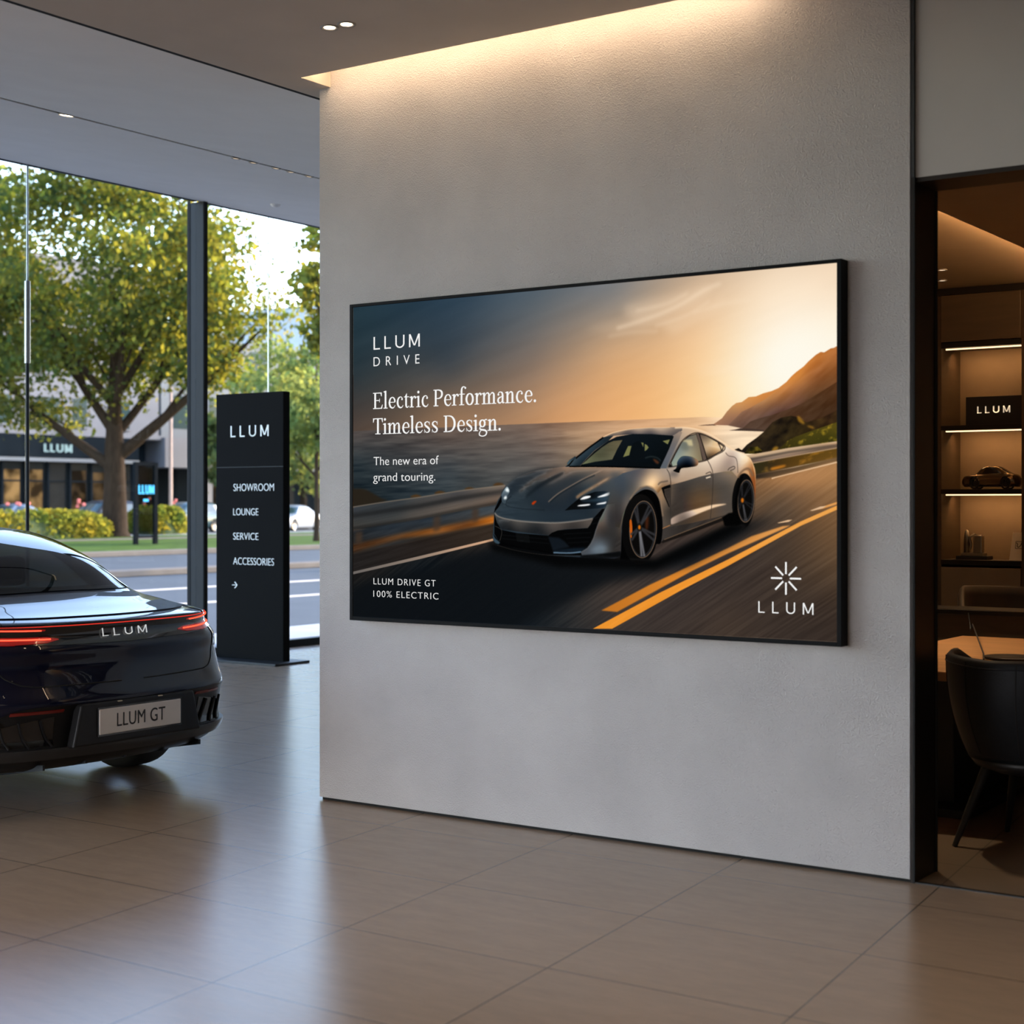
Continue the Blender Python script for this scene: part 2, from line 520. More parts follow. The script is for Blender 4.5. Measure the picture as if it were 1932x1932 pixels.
    def fill(s, poly, col, soft=0, alpha=1.0, sm=True, noise=None, c=30.0):
        if sm and len(poly) > 2: poly = s.smooth([p[:2] for p in poly])
        else: poly = np.array([p[:2] for p in poly], float)
        r = s.cover(poly, int(soft*3))
        if r is None: return
        m, x0, y0 = r
        if soft: m = s.blur(m, soft)
        m = np.clip(m*alpha, 0, 1)
        h, w = m.shape
        if isinstance(col, tuple): C = np.zeros((h, w, 3), np.float32)+np.array(col, np.float32)/255.0
        else:
            yy, xx = np.mgrid[y0:y0+h, x0:x0+w].astype(np.float32); C = s.field(col, xx, yy, c)
        if noise is not None:
            amp, sx, sy, ang = noise[:4]; t = np.array(noise[4] if len(noise) > 4 else (1, 1, 1), np.float32)
            nz = s.noise(h, w, sx, sy, ang, (x0, y0))
            if len(noise) > 5: nz = np.maximum(nz-noise[5], 0)
            C = C+amp*nz[..., None]*t
        v = s.a[y0:y0+h, x0:x0+w]
        v[:] = v*(1-m[..., None])+np.clip(C, 0, 1)*m[..., None]
    def stroke(s, pts, wd, col, soft=0, alpha=1.0, sm=True):
        p = s.smooth([q[:2] for q in pts], False) if sm and len(pts) > 2 else np.array([q[:2] for q in pts], float)
        T = np.gradient(p, axis=0); T /= np.maximum(np.linalg.norm(T, axis=1), 1e-9)[:, None]
        Nn = np.stack([-T[:, 1], T[:, 0]], 1)*wd/2
        s.fill(np.concatenate([p+Nn, (p-Nn)[::-1]]), col, soft, alpha, sm=False)
    def ellipse(s, cx, cy, rx, ry, ang=0.0, n=48):
        t = np.arange(n)*2*PI/n; x = rx*np.cos(t); y = ry*np.sin(t)
        return np.stack([cx+x*math.cos(ang)-y*math.sin(ang), cy+x*math.sin(ang)+y*math.cos(ang)], 1)

def K(st):
    """'x,y x,y,r,g,b ...' -> list of tuples, in picture pixels"""
    return [tuple(float(q) for q in t.split(',')) for t in st.split()]

def paint_advert():
    p = Painter(PW, PH); H_, W_ = PH, PW
    full = [(0, 0), (W_, 0), (W_, H_), (0, H_)]
    # sky
    p.fill(full, K("0,15,40,60,70 286,70,50,66,78 709,22,92,102,110 1001,20,134,132,130 1273,17,205,178,150 1528,15,240,214,184 1697,22,243,216,186 0,205,46,58,64 396,224,76,78,80 709,223,138,120,106 1001,197,204,165,126 1273,173,240,200,155 1528,189,255,234,205 1609,253,255,248,232 0,377,82,72,66 396,346,138,112,90 809,360,205,156,112 1094,354,240,186,128 1317,346,252,215,162 1445,298,255,234,194 1689,161,255,236,210"), sm=False, c=60, noise=(0.035, 240, 40, -0.25))
    for q, al in ((K("1039,71 1185,50 1300,27 1326,45 1265,87 1167,108 1076,113"), .35), (K("1167,127 1300,97 1360,63 1343,100 1265,134 1203,161"), .3), (K("906,127 1094,103 1185,121 1048,144"), .18), (K("1445,77 1609,59 1689,73 1569,109"), .25), (K("1273,267 1428,244 1528,256 1360,286"), .25)):
        p.fill(q, (255, 228, 196), soft=14, alpha=al)
    for q, wd, al in ((K("1011,133 1112,112 1212,83 1300,43 1352,28"), 10, .42), (K("1076,86 1176,73 1247,47"), 7, .35), (K("1140,134 1238,112 1317,75"), 6, .35), (K("1265,106 1360,86 1445,81"), 6, .3), (K("982,156 1057,148 1149,150"), 6, .25)):
        p.stroke(q, wd, (255, 232, 204), soft=5, alpha=al)
    for rad, al in ((240, .30), (150, .5), (80, .8), (38, .9)):
        q = K("1569,262"); p.fill(p.ellipse(q[0][0], q[0][1], rad, rad), (255, 250, 236), soft=rad*.42, alpha=al, sm=False)
    # sea
    p.fill(K("-12,408 709,404 1300,402 1495,414 1609,447 1609,566 1445,717 -12,730"), K("12,418,80,74,72 396,424,104,90,82 809,409,150,120,98 1094,402,205,160,120 1273,407,222,182,140 1403,442,250,224,192 1462,481,250,222,188 12,513,46,55,60 396,545,66,72,76 659,540,92,90,88 769,508,112,100,92 848,476,142,120,100 174,622,40,50,56 450,623,64,70,72 12,640,34,42,46"), sm=False, c=40, noise=(0.16, 95, 9, -0.02, (1, .95, .85)))
    p.fill(K("829,426 1273,404 1300,439 1001,471"), (250, 205, 160), soft=10, alpha=.25)
    # headlands
    p.fill(K("1325,425 1338,418 1356,407 1371,389 1387,374 1400,366 1417,364 1438,351 1460,350 1483,342 1508,337 1530,329 1545,354 1532,433 1407,430"), K("1338,421,170,125,95 1400,372,205,150,95 1438,357,215,150,85 1483,348,212,140,72 1433,396,168,120,85 1382,408,160,118,90 1483,420,135,98,75"), sm=False)
    p.fill(K("1278,426 1299,424 1328,423 1338,427"), (110, 84, 68), sm=False)
    p.fill(K("1374,428 1397,409 1417,391 1445,380 1490,358 1510,344 1532,327 1552,314 1567,299 1581,288 1603,274 1617,261 1639,244 1653,237 1663,239 1682,229 1691,228 1704,222 1704,440 1417,437"), K("1397,416,128,96,78 1448,387,150,110,84 1490,363,180,128,82 1532,331,205,136,72 1581,295,222,146,72 1639,253,200,126,62 1677,240,186,116,58 1701,239,175,108,55 1629,295,170,108,60 1677,297,142,90,50 1581,342,150,100,64 1508,387,118,84,66 1458,415,112,84,70 1629,358,100,68,44"), sm=False, noise=(0.10, 60, 14, -0.6))
    p.fill(K("1417,439 1443,419 1470,411 1508,403 1557,389 1593,377 1629,358 1665,339 1704,318 1704,451 1488,447 1433,442"), K("1433,435,92,70,56 1483,420,86,64,50 1557,400,84,58,40 1629,380,80,54,34 1696,338,88,56,32 1696,405,70,46,28"), sm=False, noise=(0.10, 40, 10, -0.6))
    p.fill(K("1377,442 1397,440 1412,437 1448,439 1483,443 1486,448 1433,445"), (74, 58, 50), sm=False)
    # planted slope next to the road
    p.fill(K("1392,497 1407,492 1417,498 1433,483 1465,463 1485,448 1510,423 1537,411 1567,407 1588,412 1610,426 1653,417 1704,394 1704,484 1579,498 1483,509 1433,508"), K("1433,494,40,32,24 1508,444,46,36,24 1569,418,44,34,20 1677,415,66,46,26 1581,479,52,42,22 1689,460,66,50,24"), sm=False, noise=(0.18, 26, 16, -0.5, (1.1, .9, .4)))
    p.fill(K("1530,498 1557,474 1581,464 1629,449 1704,427 1704,482 1557,500"), K("1545,494,62,54,20 1605,464,76,68,24 1689,440,92,80,26 1677,475,64,60,20"), sm=False, noise=(0.9, 12, 9, -0.3, (1.2, .95, .25), .05))
    p.fill(K("1425,508 1433,498 1445,490 1465,489 1478,499 1480,510"), (74, 64, 22), sm=False, noise=(0.5, 12, 9, 0, (1.2, 1, .3)))
    for q in (K("1584,410 1591,410 1605,426 1603,431 1588,423"), K("1613,435 1629,438 1634,444 1622,441"), K("1508,503 1515,492 1526,490 1527,497 1517,504")):
        p.fill(q, (190, 138, 44), soft=2, alpha=.7)
    # road
    p.fill(K("-12,824 277,769 569,712") + K("1433,570 1458,566 1581,548 1704,523") + [(W_+20, H_+20), (-20, H_+20)], K("1689,538,168,126,84 1569,566,160,118,80 1528,641,106,84,64 1649,678,120,90,62 1445,717,78,64,54 1273,797,60,52,50 1689,936,64,52,44 1360,988,72,60,52 1001,963,66,58,54 829,970,46,47,48 608,852,22,26,30 286,859,20,26,31 59,982,15,21,25 396,796,30,31,32 59,811,42,37,34 503,743,58,50,44 1495,611,130,98,68 1673,789,98,76,56"), sm=False, c=40, noise=(0.09, 160, 5, -0.56, (1.1, 1, .85)))
    p.fill(K("-12,736 277,691 576,641 584,711 352,756 -12,819"), K("4,751,38,42,46 162,722,44,52,60 314,703,50,58,66 534,667,70,78,84 534,708,60,52,46 4,797,44,40,36 314,748,52,46,40"), soft=4, sm=False, noise=(0.08, 90, 8, -0.22))
    p.fill(K("-12,784 200,744 352,722 569,684 584,707 352,743 200,761 -12,810"), K("4,794,78,50,30 200,752,110,70,36 352,729,150,88,34 462,711,120,72,34 562,693,205,118,36"), soft=5, sm=False, alpha=.9, noise=(0.14, 90, 6, -0.22))
    p.fill(K("-12,815 569,710 576,753 -12,875"), K("4,828,38,35,34 277,778,42,36,33 534,731,56,46,38"), soft=2, sm=False, noise=(0.05, 120, 6, -0.24))
    for q in (K("333,685 363,682 359,732 333,737"), K("484,661 512,657 509,702 487,706"), K("8,742 40,737 38,775 10,780")):
        p.fill(q, (74, 58, 46), soft=6, alpha=.75, sm=False)
    # guard rail, blurred by the speed
    p.fill(K("-12,605 24,598 56,602 87,615 123,631 138,639 -12,657"), (44, 38, 30), soft=3)
    for q in (K("239,626 262,618 284,623 277,627"), K("337,616 355,607 381,611 374,614"), K("455,603 473,596 494,600 487,603"), K("566,592 580,583 601,585 605,590")):
        p.fill(q, (84, 60, 34), soft=2)
    p.fill(K("-12,658 134,641 277,626 440,606 612,590 612,645 440,670 277,697 -12,734"), K("4,674,60,64,68 200,656,62,66,68 425,629,86,82,80 587,609,120,108,98 4,711,66,66,64 239,686,82,78,74 425,653,104,94,86 587,627,116,100,88"), soft=1.5, sm=False, noise=(0.06, 200, 5, -0.17))
    p.fill(K("-12,682 277,647 440,623 612,604 612,615 440,636 277,662 -12,695"), (34, 35, 36), soft=6, sm=False, alpha=.9)
    p.fill(K("-12,727 277,690 440,663 612,638 612,645 440,671 277,698 -12,736"), (34, 33, 32), soft=4, sm=False, alpha=.85)
    p.stroke(K("-12,660 134,642 277,627 440,607 612,591"), 3, (150, 132, 112), soft=1, alpha=.7)
    p.fill(K("-12,874 277,815 569,755 569,762 277,825 -12,883"), K("4,877,112,106,102 277,820,150,132,118 562,758,222,176,140"), sm=False)
    # rail and verge behind the car
    p.fill(K("1448,534 1704,495 1704,524 1458,567"), K("1470,548,54,48,26 1557,540,84,60,24 1677,510,104,76,28 1508,557,60,46,26"), sm=False, noise=(0.7, 26, 14, -0.2, (1.2, .8, .25), .05))
    p.fill(K("1508,548 1547,541 1545,547 1510,555"), (190, 120, 36), soft=2)
    p.fill(K("1458,566 1581,547 1704,522 1704,533 1517,574 1458,579"), K("1483,568,50,42,34 1677,530,112,88,60"), soft=2, sm=False)
    p.fill(K("1430,513 1557,495 1704,479 1704,496 1557,518 1448,534"), K("1458,516,196,170,140 1689,485,196,160,125 1581,497,206,176,142 1458,527,120,104,94 1581,510,150,124,104 1689,493,120,98,80"), sm=False)
    p.fill(K("1438,522 1557,504 1704,488 1704,491 1557,509 1443,528"), (86, 74, 64), soft=2, sm=False)
    p.stroke(K("1450,535 1557,519 1704,497"), 3, (190, 160, 130), alpha=.8)
    p.fill(K("1508,576 1704,533 1704,537 1522,576 1508,580"), (236, 204, 168), sm=False)
    # lit asphalt and yellow centre lines
    p.fill(K("1473,577 1605,554 1704,537 1704,582 1605,603"), (205, 150, 96), soft=16, alpha=.45)
    p.fill(K("929,1018 996,1015 1223,896 1376,821 1594,708 1710,659 1710,648 1594,696 1376,803 1156,904"), K("950,1010,236,152,52 1288,845,240,156,56 1658,677,238,168,84"), sm=False, noise=(0.06, 80, 4, -0.5))
    p.fill(K("958,963 1013,965 1156,892 1262,838 1376,786 1477,744 1565,707 1541,709 1446,738 1376,771 1262,821 1123,882"), K("972,961,196,120,40 1223,847,222,140,52 1538,716,224,158,88"), soft=1, sm=False)
    p.fill(K("1622,667 1710,639 1710,646 1658,661"), (226, 160, 90), sm=False)
    p.fill(K("1525,700 1556,692 1570,691 1559,697 1529,701"), (228, 190, 150), sm=False)
    p.fill(K("1622,666 1652,655 1670,653 1658,660 1628,667"), (225, 188, 150), sm=False)
    # shadow of the car on the road
    p.fill(K("-12,925 286,859 566,780 809,814 1140,823 1403,706 1528,683 1445,725 1256,820 982,883 669,1018 -12,1093"), (17, 21, 25), soft=14, alpha=.9, sm=False)
    p.fill(K("545,768 809,797 1140,807 1377,702 1445,706 1273,789 1140,839 809,838 566,793"), (7, 8, 9), soft=8, sm=False)
    # ---------------- the silver car
    before = p.a.copy()
    body = K("568,712 572,675 581,643 595,623 600,609 621,588 659,566 704,551 756,543 840,535 865,522 922,475 965,449 1006,435 1061,429 1156,428 1223,430 1275,437 1320,452 1358,473 1390,493 1415,507 1440,518 1452,537 1459,559 1460,593 1459,616 1456,638 1437,649 1371,672 1355,694 1160,758 1143,731 1061,732 1024,801 965,808 880,807 793,804 697,794 606,775 574,764 566,744")
    p.fill(body, K("621,631,70,82,90 734,588,74,80,84 734,650,60,72,80 697,677,74,86,94 844,662,58,70,80 865,589,86,88,90 836,555,146,130,118 950,565,128,118,110 1020,549,180,158,138 922,550,168,148,130 771,554,150,130,116 689,563,120,112,106 652,587,84,90,94 1089,561,120,118,118 1156,556,150,142,134 1020,602,104,108,112 922,613,70,84,94 979,637,90,94,98 1223,435,210,190,168 1320,454,235,208,178 1402,502,245,222,195 1452,554,226,186,142 1459,604,176,124,82 1061,436,196,176,156 1156,503,120,124,132 922,686,62,72,80"), sm=True)
    # bonnet shading
    p.fill(K("627,588 675,560 733,545 784,541 825,542 784,553 717,574 662,604 635,623 624,632"), (58, 70, 80), soft=8, alpha=.75)
    p.fill(K("696,619 733,591 784,566 830,551 810,566 764,587 717,613 688,629"), (40, 50, 58), soft=4, alpha=.85)
    p.stroke(K("667,610 717,578 774,554 820,542"), 7, (140, 124, 112), soft=4, alpha=.55)
    p.fill(K("706,623 758,596 835,568 911,554 951,551 886,579 810,615 769,641"), (66, 76, 84), soft=12, alpha=.8)
    p.stroke(K("771,642 810,615 886,578 931,560 963,547"), 3, (176, 152, 132), soft=1, alpha=.8)
    p.stroke(K("777,644 815,617 891,580 936,563"), 4, (44, 54, 62), soft=1.5, alpha=.6)
    p.stroke(K("871,630 891,618 936,596 985,573 1042,557"), 8, (212, 166, 124), soft=3, alpha=.8)
    p.fill(K("893,624 936,605 997,580 1042,568 1042,616 997,612 970,609 936,611"), (86, 98, 108), soft=12, alpha=.85)
    p.fill(K("627,658 696,667 771,671 830,669 873,675 926,688 784,702 680,699 606,689 584,676"), (64, 78, 88), soft=8, alpha=.7)
    p.stroke(K("635,623 614,643 624,656 680,663 758,667"), 2, (40, 50, 58), soft=1, alpha=.7)
    # nose and bumper
    p.fill(K("571,676 587,688 627,697 706,704 797,706 873,700 931,692 921,719 835,724 805,728 784,736 774,743 706,737 600,727 581,707"), K("587,698,84,88,90 654,709,98,96,94 784,712,112,106,102 911,700,118,110,104 627,724,52,55,58 733,732,50,54,58 861,718,84,80,78"), sm=False)
    p.stroke(K("573,676 587,687 627,696 706,703 797,705 873,699 931,691"), 4, (168, 160, 152), soft=1, alpha=.9)
    p.fill(K("571,679 581,706 598,728 659,738 771,744 784,735 805,728 835,725 911,720 921,709 931,691 946,677 961,663 973,662 961,681 951,698 938,726 931,749 921,766 908,780 888,791 789,794 706,787 589,766 571,740"), (15, 16, 18), sm=False)
    p.fill(K("770,747 810,750 830,761 848,777 787,788"), (38, 47, 56), soft=2, sm=False)
    p.fill(K("789,788 861,780 911,778 888,791 789,794"), (40, 56, 70), soft=3, sm=False)
    p.fill(K("651,739 701,743 704,767 656,763"), (30, 32, 33), sm=False)
    for q in (K("825,739 923,733"), K("835,752 921,747"), K("841,765 916,760"), K("600,744 769,755"), K("600,755 774,768"), K("921,709 943,704"), K("928,692 953,687")):
        p.stroke(q, 2, (34, 37, 40), soft=1)
    p.stroke(K("573,716 598,729 595,753 591,762"), 2, (96, 92, 88), alpha=.8)
    p.fill(K("567,740 587,763 680,782 789,794 888,792 891,801 769,802 654,791 581,774 567,760"), (11, 12, 14), sm=False)
    p.fill(K("566,739 573,753 587,763 592,767 587,772 573,768 566,756"), (84, 104, 116), soft=1.5)
    p.stroke(K("789,795 848,795 888,791"), 4, (140, 166, 186), soft=1)
    p.stroke(K("581,775 654,791 769,803 891,802"), 2, (70, 66, 62), alpha=.7)
    # corner of the front bumper
    p.fill(K("972,662 980,647 1034,641 1045,654 1034,685 1027,716 1025,788 961,796 891,802 887,792 911,779 923,764 932,747 941,723 953,694"), K("985,662,122,120,120 973,692,120,114,110 1010,666,124,116,112 997,685,84,88,92 1010,716,92,88,84 961,738,88,85,84 961,777,126,136,144 990,786,92,92,92 1022,695,120,108,98 1019,769,72,68,66 923,789,112,120,128"), sm=False)
    p.fill(K("921,783 951,774 980,776 970,782 931,788"), (150, 164, 174), soft=5, alpha=.45)
    p.stroke(K("973,662 961,683 951,698 941,723 932,747 921,766 908,780 888,791"), 2.5, (150, 150, 150), soft=1, alpha=.6)
    # headlamps
    p.fill(K("830,668 851,652 873,637 893,626 916,618 936,612 970,610 985,613 990,620 983,637 975,653 966,660 923,663 861,665"), K("835,667,24,28,31 911,620,18,22,25 973,633,58,76,90 936,643,36,48,58 886,658,26,32,36"), sm=False)
    p.fill(K("891,637 936,633 980,626 980,637 936,641 893,642"), (84, 108, 124), soft=3, alpha=.7)
    for q in (K("884,635 895,627 907,624 920,624 921,628 911,632 896,635"), K("946,627 966,620 985,614 987,618 983,623 966,627 948,629"), K("875,655 882,651 901,649 918,648 918,652 896,655"), K("941,650 948,646 966,643 976,641 973,647 961,649")):
        p.fill(q, (255, 255, 255), soft=1, sm=True)
    p.fill(K("597,625 604,610 618,595 627,604 627,614 619,625 614,645 610,647 600,641"), K("600,632,96,110,120 616,601,150,165,172 622,614,120,134,142 606,641,90,104,112"))
    for q in (K("612,606 620,598 627,608 622,612"), K("607,628 616,623 618,632 608,634")): p.fill(q, (245, 250, 250), soft=2)
    p.fill(K("598,623 599,641 587,658 570,675 573,663 587,640"), (14, 15, 17), sm=False)
    p.fill(K("710,647 718,640 728,639 723,646 715,651"), (196, 84, 36), soft=1)
    p.fill(K("1023,641 1027,637 1044,634 1044,639"), (214, 116, 48), sm=False)
    p.stroke(K("975,649 1000,646 1024,642"), 2, (60, 58, 58), alpha=.8)
    # flank: lit shoulder above, doors below
    p.fill(K("1003,576 1032,558 1071,550 1117,546 1160,546 1183,546 1210,543 1250,543 1281,528 1309,522 1340,510 1362,495 1367,486 1386,498 1415,506 1438,518 1450,537 1456,563 1459,589 1458,631 1452,597 1438,558 1424,552 1410,567 1403,579 1381,562 1323,566 1260,578 1190,595 1170,608 1150,617 1135,604 1114,596 1091,599 1068,617 1055,637 1032,680 1021,718 1006,714"),
           K("1019,599,92,102,112 1037,576,104,110,116 1058,599,110,110,110 1084,577,142,134,128 1117,577,226,200,168 1135,595,246,214,172 1150,606,180,146,108 1104,561,160,146,134 1165,562,196,178,160 1173,582,186,164,142 1210,573,200,180,160 1248,563,206,186,166 1284,552,216,198,178 1333,536,226,208,190 1381,526,196,178,166 1362,510,232,214,196 1396,515,220,204,190 1417,517,252,238,216 1438,529,238,206,168 1450,554,186,134,88 1455,597,172,112,66 1381,553,186,168,152 1405,545,216,196,176 1021,639,110,106,104 1021,696,84,78,76 1045,650,128,120,114"), sm=False)
    p.fill(K("1160,606 1190,594 1235,584 1284,571 1323,563 1362,557 1386,556 1405,575 1403,597 1396,629 1392,657 1386,675 1323,689 1190,715 1168,716 1165,673 1158,639 1146,622"),
           K("1200,600,112,102,92 1235,607,92,85,80 1260,591,104,97,90 1309,581,112,104,97 1369,566,150,136,122 1369,588,124,115,106 1357,618,110,102,94 1210,639,90,82,76 1260,639,116,96,76 1309,631,124,104,82 1357,650,116,106,98 1173,639,146,128,110 1160,624,176,150,122 1180,690,104,96,88 1381,661,112,104,96 1185,666,98,90,82 1400,584,146,130,114"), sm=False, noise=(0.03, 70, 10, -0.2))
    p.fill(K("1191,697 1195,689 1210,681 1235,672 1284,660 1323,651 1352,648 1369,649 1333,658 1297,670 1260,684 1223,698 1195,707"), K("1195,699,200,180,166 1260,670,226,206,190 1345,650,246,220,190 1235,688,150,136,126"), soft=1.5)
    p.fill(K("1163,718 1190,714 1260,702 1323,689 1384,675 1381,686 1355,691 1260,725 1170,758 1158,758"), K("1170,734,92,86,82 1235,716,76,70,66 1333,691,80,72,66"), sm=False)
    p.fill(K("1160,758 1170,750 1260,718 1355,685 1382,685 1357,696 1260,731 1165,761"), (50, 44, 40), sm=False)
    p.stroke(K("1170,751 1260,719 1355,686"), 2.5, (150, 128, 106), alpha=.8)
    p.stroke(K("1165,719 1190,709"), 2, (220, 160, 100), alpha=.8)
    p.fill(K("1161,602 1170,598 1190,592 1191,601 1170,607 1173,622 1189,658 1185,656 1170,626"), (22, 22, 23), sm=False)
    p.fill(K("1170,608 1190,602 1191,653 1188,655 1174,622"), (84, 76, 70), sm=False)
    p.stroke(K("1150,593 1158,586 1170,584 1183,582"), 4, (120, 108, 98), soft=1, alpha=.8)
    p.stroke(K("1179,548 1188,564 1192,593 1191,639 1191,706"), 2, (70, 64, 60), alpha=.85)
    p.stroke(K("1309,523 1321,544 1327,566 1326,618 1323,653 1319,689"), 2, (80, 72, 66), alpha=.85)
    p.stroke(K("1367,504 1376,513 1396,518 1403,532 1405,562"), 2, (110, 98, 90), alpha=.8)
    p.stroke(K("1304,563 1319,558 1322,570 1306,574"), 2.5, (90, 80, 74), alpha=.8)
    p.stroke(K("1305,575 1320,571"), 4, (245, 230, 210), alpha=.9)
    p.stroke(K("1374,554 1379,548 1393,543 1395,549 1381,555"), 2.5, (96, 86, 80), alpha=.8)
    p.fill(K("1185,567 1200,551 1218,560 1210,571 1190,569"), (120, 114, 112), soft=5, alpha=.6)
    # roof
    p.fill(K("965,452 1000,439 1054,430 1117,427 1190,428 1229,429 1229,438 1207,452 1198,453 1128,446 1065,444 1000,448"), K("974,450,90,92,98 1022,436,170,152,136 1086,431,190,172,156 1149,430,206,186,166 1128,443,118,112,112 1200,441,140,130,124 1043,445,96,92,96"), sm=False)
    p.stroke(K("965,452 1000,439 1054,430 1117,427 1190,428"), 3, (244, 214, 178), soft=1, alpha=.9)
    p.stroke(K("1205,430 1235,430 1260,433 1289,440 1321,453 1357,475 1391,496"), 5, (252, 228, 198), soft=1.5, alpha=.9)
    p.fill(K("987,571 1019,558 1040,572 1032,630 1016,714 987,705"), K("1006,576,96,104,112 1021,617,92,96,100 1011,684,80,76,76 995,639,96,94,92"), soft=9, alpha=.85)
    p.fill(K("886,802 961,795 1025,787 1027,804 936,810 886,807"), (26, 28, 30), soft=2, sm=False)
    # windscreen and pillars
    p.fill(K("831,537 846,526 875,506 913,482 966,451 1000,448 983,462 935,490 909,512 885,534 846,537"), K("858,526,84,100,108 891,501,76,92,102 935,473,70,86,96 979,452,56,68,76 869,534,60,76,84"), sm=False)
    p.stroke(K("869,512 913,483 965,452"), 5, (18, 20, 22))
    p.fill(K("885,535 909,513 935,491 983,462 1011,451 1065,444 1128,446 1197,452 1202,455 1186,491 1157,545 1065,542 979,538"), K("891,532,22,30,34 957,533,24,32,36 1022,455,34,44,52 1170,455,28,38,44 1128,508,24,34,40 1159,536,20,28,32"), sm=False)
    p.fill(K("890,531 909,517 935,498 961,481 983,469 1000,463 1031,461 1013,488 996,518 935,524"), K("895,529,142,146,118 957,502,112,112,92 1022,464,128,120,96 992,513,128,126,104"), sm=False, noise=(.06, 60, 8, 0))
    for q in (K("1033,511 1050,479 1062,479 1054,506"), K("1093,469 1102,471 1101,484"), K("1106,474 1114,478 1119,485 1113,491 1106,495"), K("1165,467 1189,463 1182,477")):
        p.fill(q, (150, 150, 106), sm=False)
    p.fill(K("1057,518 1060,487 1068,471 1084,466 1094,471 1101,490 1103,517"), (26, 35, 40), soft=1.5)
    p.fill(K("891,533 935,524 998,518 1065,524 1157,537 1157,544 979,538"), K("902,533,30,42,46 1000,523,26,36,42 1128,538,24,32,36"), soft=1.5, sm=False)
    p.stroke(K("1107,515 1128,511 1149,516 1159,525"), 4, (58, 68, 70), soft=1)
    p.fill(K("1133,518 1143,520 1154,528 1149,533 1140,528"), (112, 74, 52), soft=2)
    p.stroke(K("846,536 979,538 1157,545"), 4, (10, 11, 12))
    p.fill(K("1157,545 1173,516 1188,488 1203,455 1198,452 1209,447 1221,440 1229,443 1219,465 1207,486 1190,517 1177,546"), K("1165,542,120,126,132 1188,502,132,132,136 1207,465,150,142,136 1219,447,176,160,146"), sm=False)
    # side glass
    p.fill(K("1197,542 1191,530 1205,504 1227,471 1250,454 1275,448 1284,448 1306,455 1343,473 1362,486 1358,498 1333,510 1309,523 1282,528"), (58, 52, 48), sm=False)
    p.fill(K("1198,540 1194,530 1208,505 1228,473 1251,456 1274,450 1283,478 1294,525 1281,527"), K("1205,534,176,184,170 1210,503,156,166,162 1250,460,142,140,130 1275,456,150,140,124 1284,517,164,152,126 1250,513,186,182,160"), sm=False)
    p.fill(K("1223,468 1235,465 1260,465 1264,483 1248,482 1243,473"), (226, 214, 176), soft=2, sm=False, alpha=.8)
    p.fill(K("1228,475 1240,472 1250,493 1235,495 1223,486"), (138, 142, 132), soft=4, alpha=.7)
    p.fill(K("1286,451 1305,456 1340,474 1359,487 1355,497 1333,508 1310,520 1297,485"), K("1292,454,140,124,108 1309,466,176,158,134 1340,488,240,212,172 1355,491,236,212,176 1314,516,104,88,70 1333,503,180,150,116 1304,494,200,178,150"), sm=False)
    p.stroke(K("1343,475 1350,488 1354,498"), 3, (84, 74, 66))
    p.fill(K("1275,448 1283,449 1308,521 1297,525 1292,509"), (128, 112, 102), sm=False)
    p.stroke(K("1283,449 1297,485 1308,521"), 2.5, (44, 38, 36))
    p.stroke(K("1183,542 1205,503 1227,470 1250,453 1275,446 1304,453 1343,472 1364,486 1360,499 1333,512 1309,524 1281,530"), 3, (92, 80, 70), alpha=.9)
    p.fill(K("1185,543 1189,532 1197,542"), (24, 24, 25), sm=False)
    # mirrors
    p.fill(K("1200,553 1208,547 1212,539 1213,528 1223,515 1236,511 1260,514 1276,522 1281,531 1275,540 1250,544 1228,546 1222,552 1218,559"), K("1218,530,60,76,92 1235,517,78,92,106 1260,519,108,110,116 1277,530,178,142,112 1260,539,34,36,42 1223,543,20,22,25 1210,551,14,15,16"), sm=True)
    p.fill(K("837,527 846,517 866,506 872,508 865,515 844,531"), K("846,522,96,116,124 866,510,60,76,86"), sm=False)
    p.fill(K("833,537 844,530 855,519 864,515 846,534"), (14, 16, 17), sm=False)
    # wheels
    p.fill(K("1026,788 1029,729 1038,673 1058,636 1084,615 1109,606 1135,613 1153,636 1162,673 1165,717 1159,760 1140,768 1109,819 1058,826 1024,823"), (11, 11, 12))
    def tilt_ellipse(c, rx, ry, a):
        return p.ellipse(c[0][0], c[0][1], rx, ry, a)
    k = K("1006,414 1260,421"); sc_ = (k[1][0]-k[0][0])/1000.0
    k2 = K("1084,416 1084,639"); sv_ = (k2[1][1]-k2[0][1])/1000.0
    for (ct, rx, ry, rc, rrx, rry, hub, tl) in ((K("1090,722"), 240, 458, K("1100,722"), 180, 374, K("1088,716"), .05), (K("1422,640"), 138, 348, K("1430,640"), 104, 268, K("1419,638"), .04)):
        p.fill(tilt_ellipse(ct, rx*sc_, ry*sv_, tl), [(ct[0][0]-90, ct[0][1], 26, 25, 25), (ct[0][0], ct[0][1]-200, 46, 42, 40), (ct[0][0]+60, ct[0][1]+200, 24, 23, 23), (ct[0][0]+120, ct[0][1], 14, 14, 15)], sm=False)
        p.fill(tilt_ellipse(rc, rrx*sc_, rry*sv_, tl), (150, 128, 108), sm=False)
        p.fill(tilt_ellipse(rc, (rrx-8)*sc_, (rry-9)*sv_, tl), (58, 58, 60), sm=False)
        p.fill(tilt_ellipse([(rc[0][0]-6*sc_, rc[0][1])], (rrx-26)*sc_, (rry-36)*sv_, tl), (26, 24, 23), sm=False)
        if rx > 200:
            p.fill(K("1055,699 1061,695 1064,713 1064,731 1061,748 1057,738"), (212, 124, 44), sm=True)
            p.fill(K("1108,693 1119,684 1117,717 1109,722"), (96, 58, 36), soft=3)
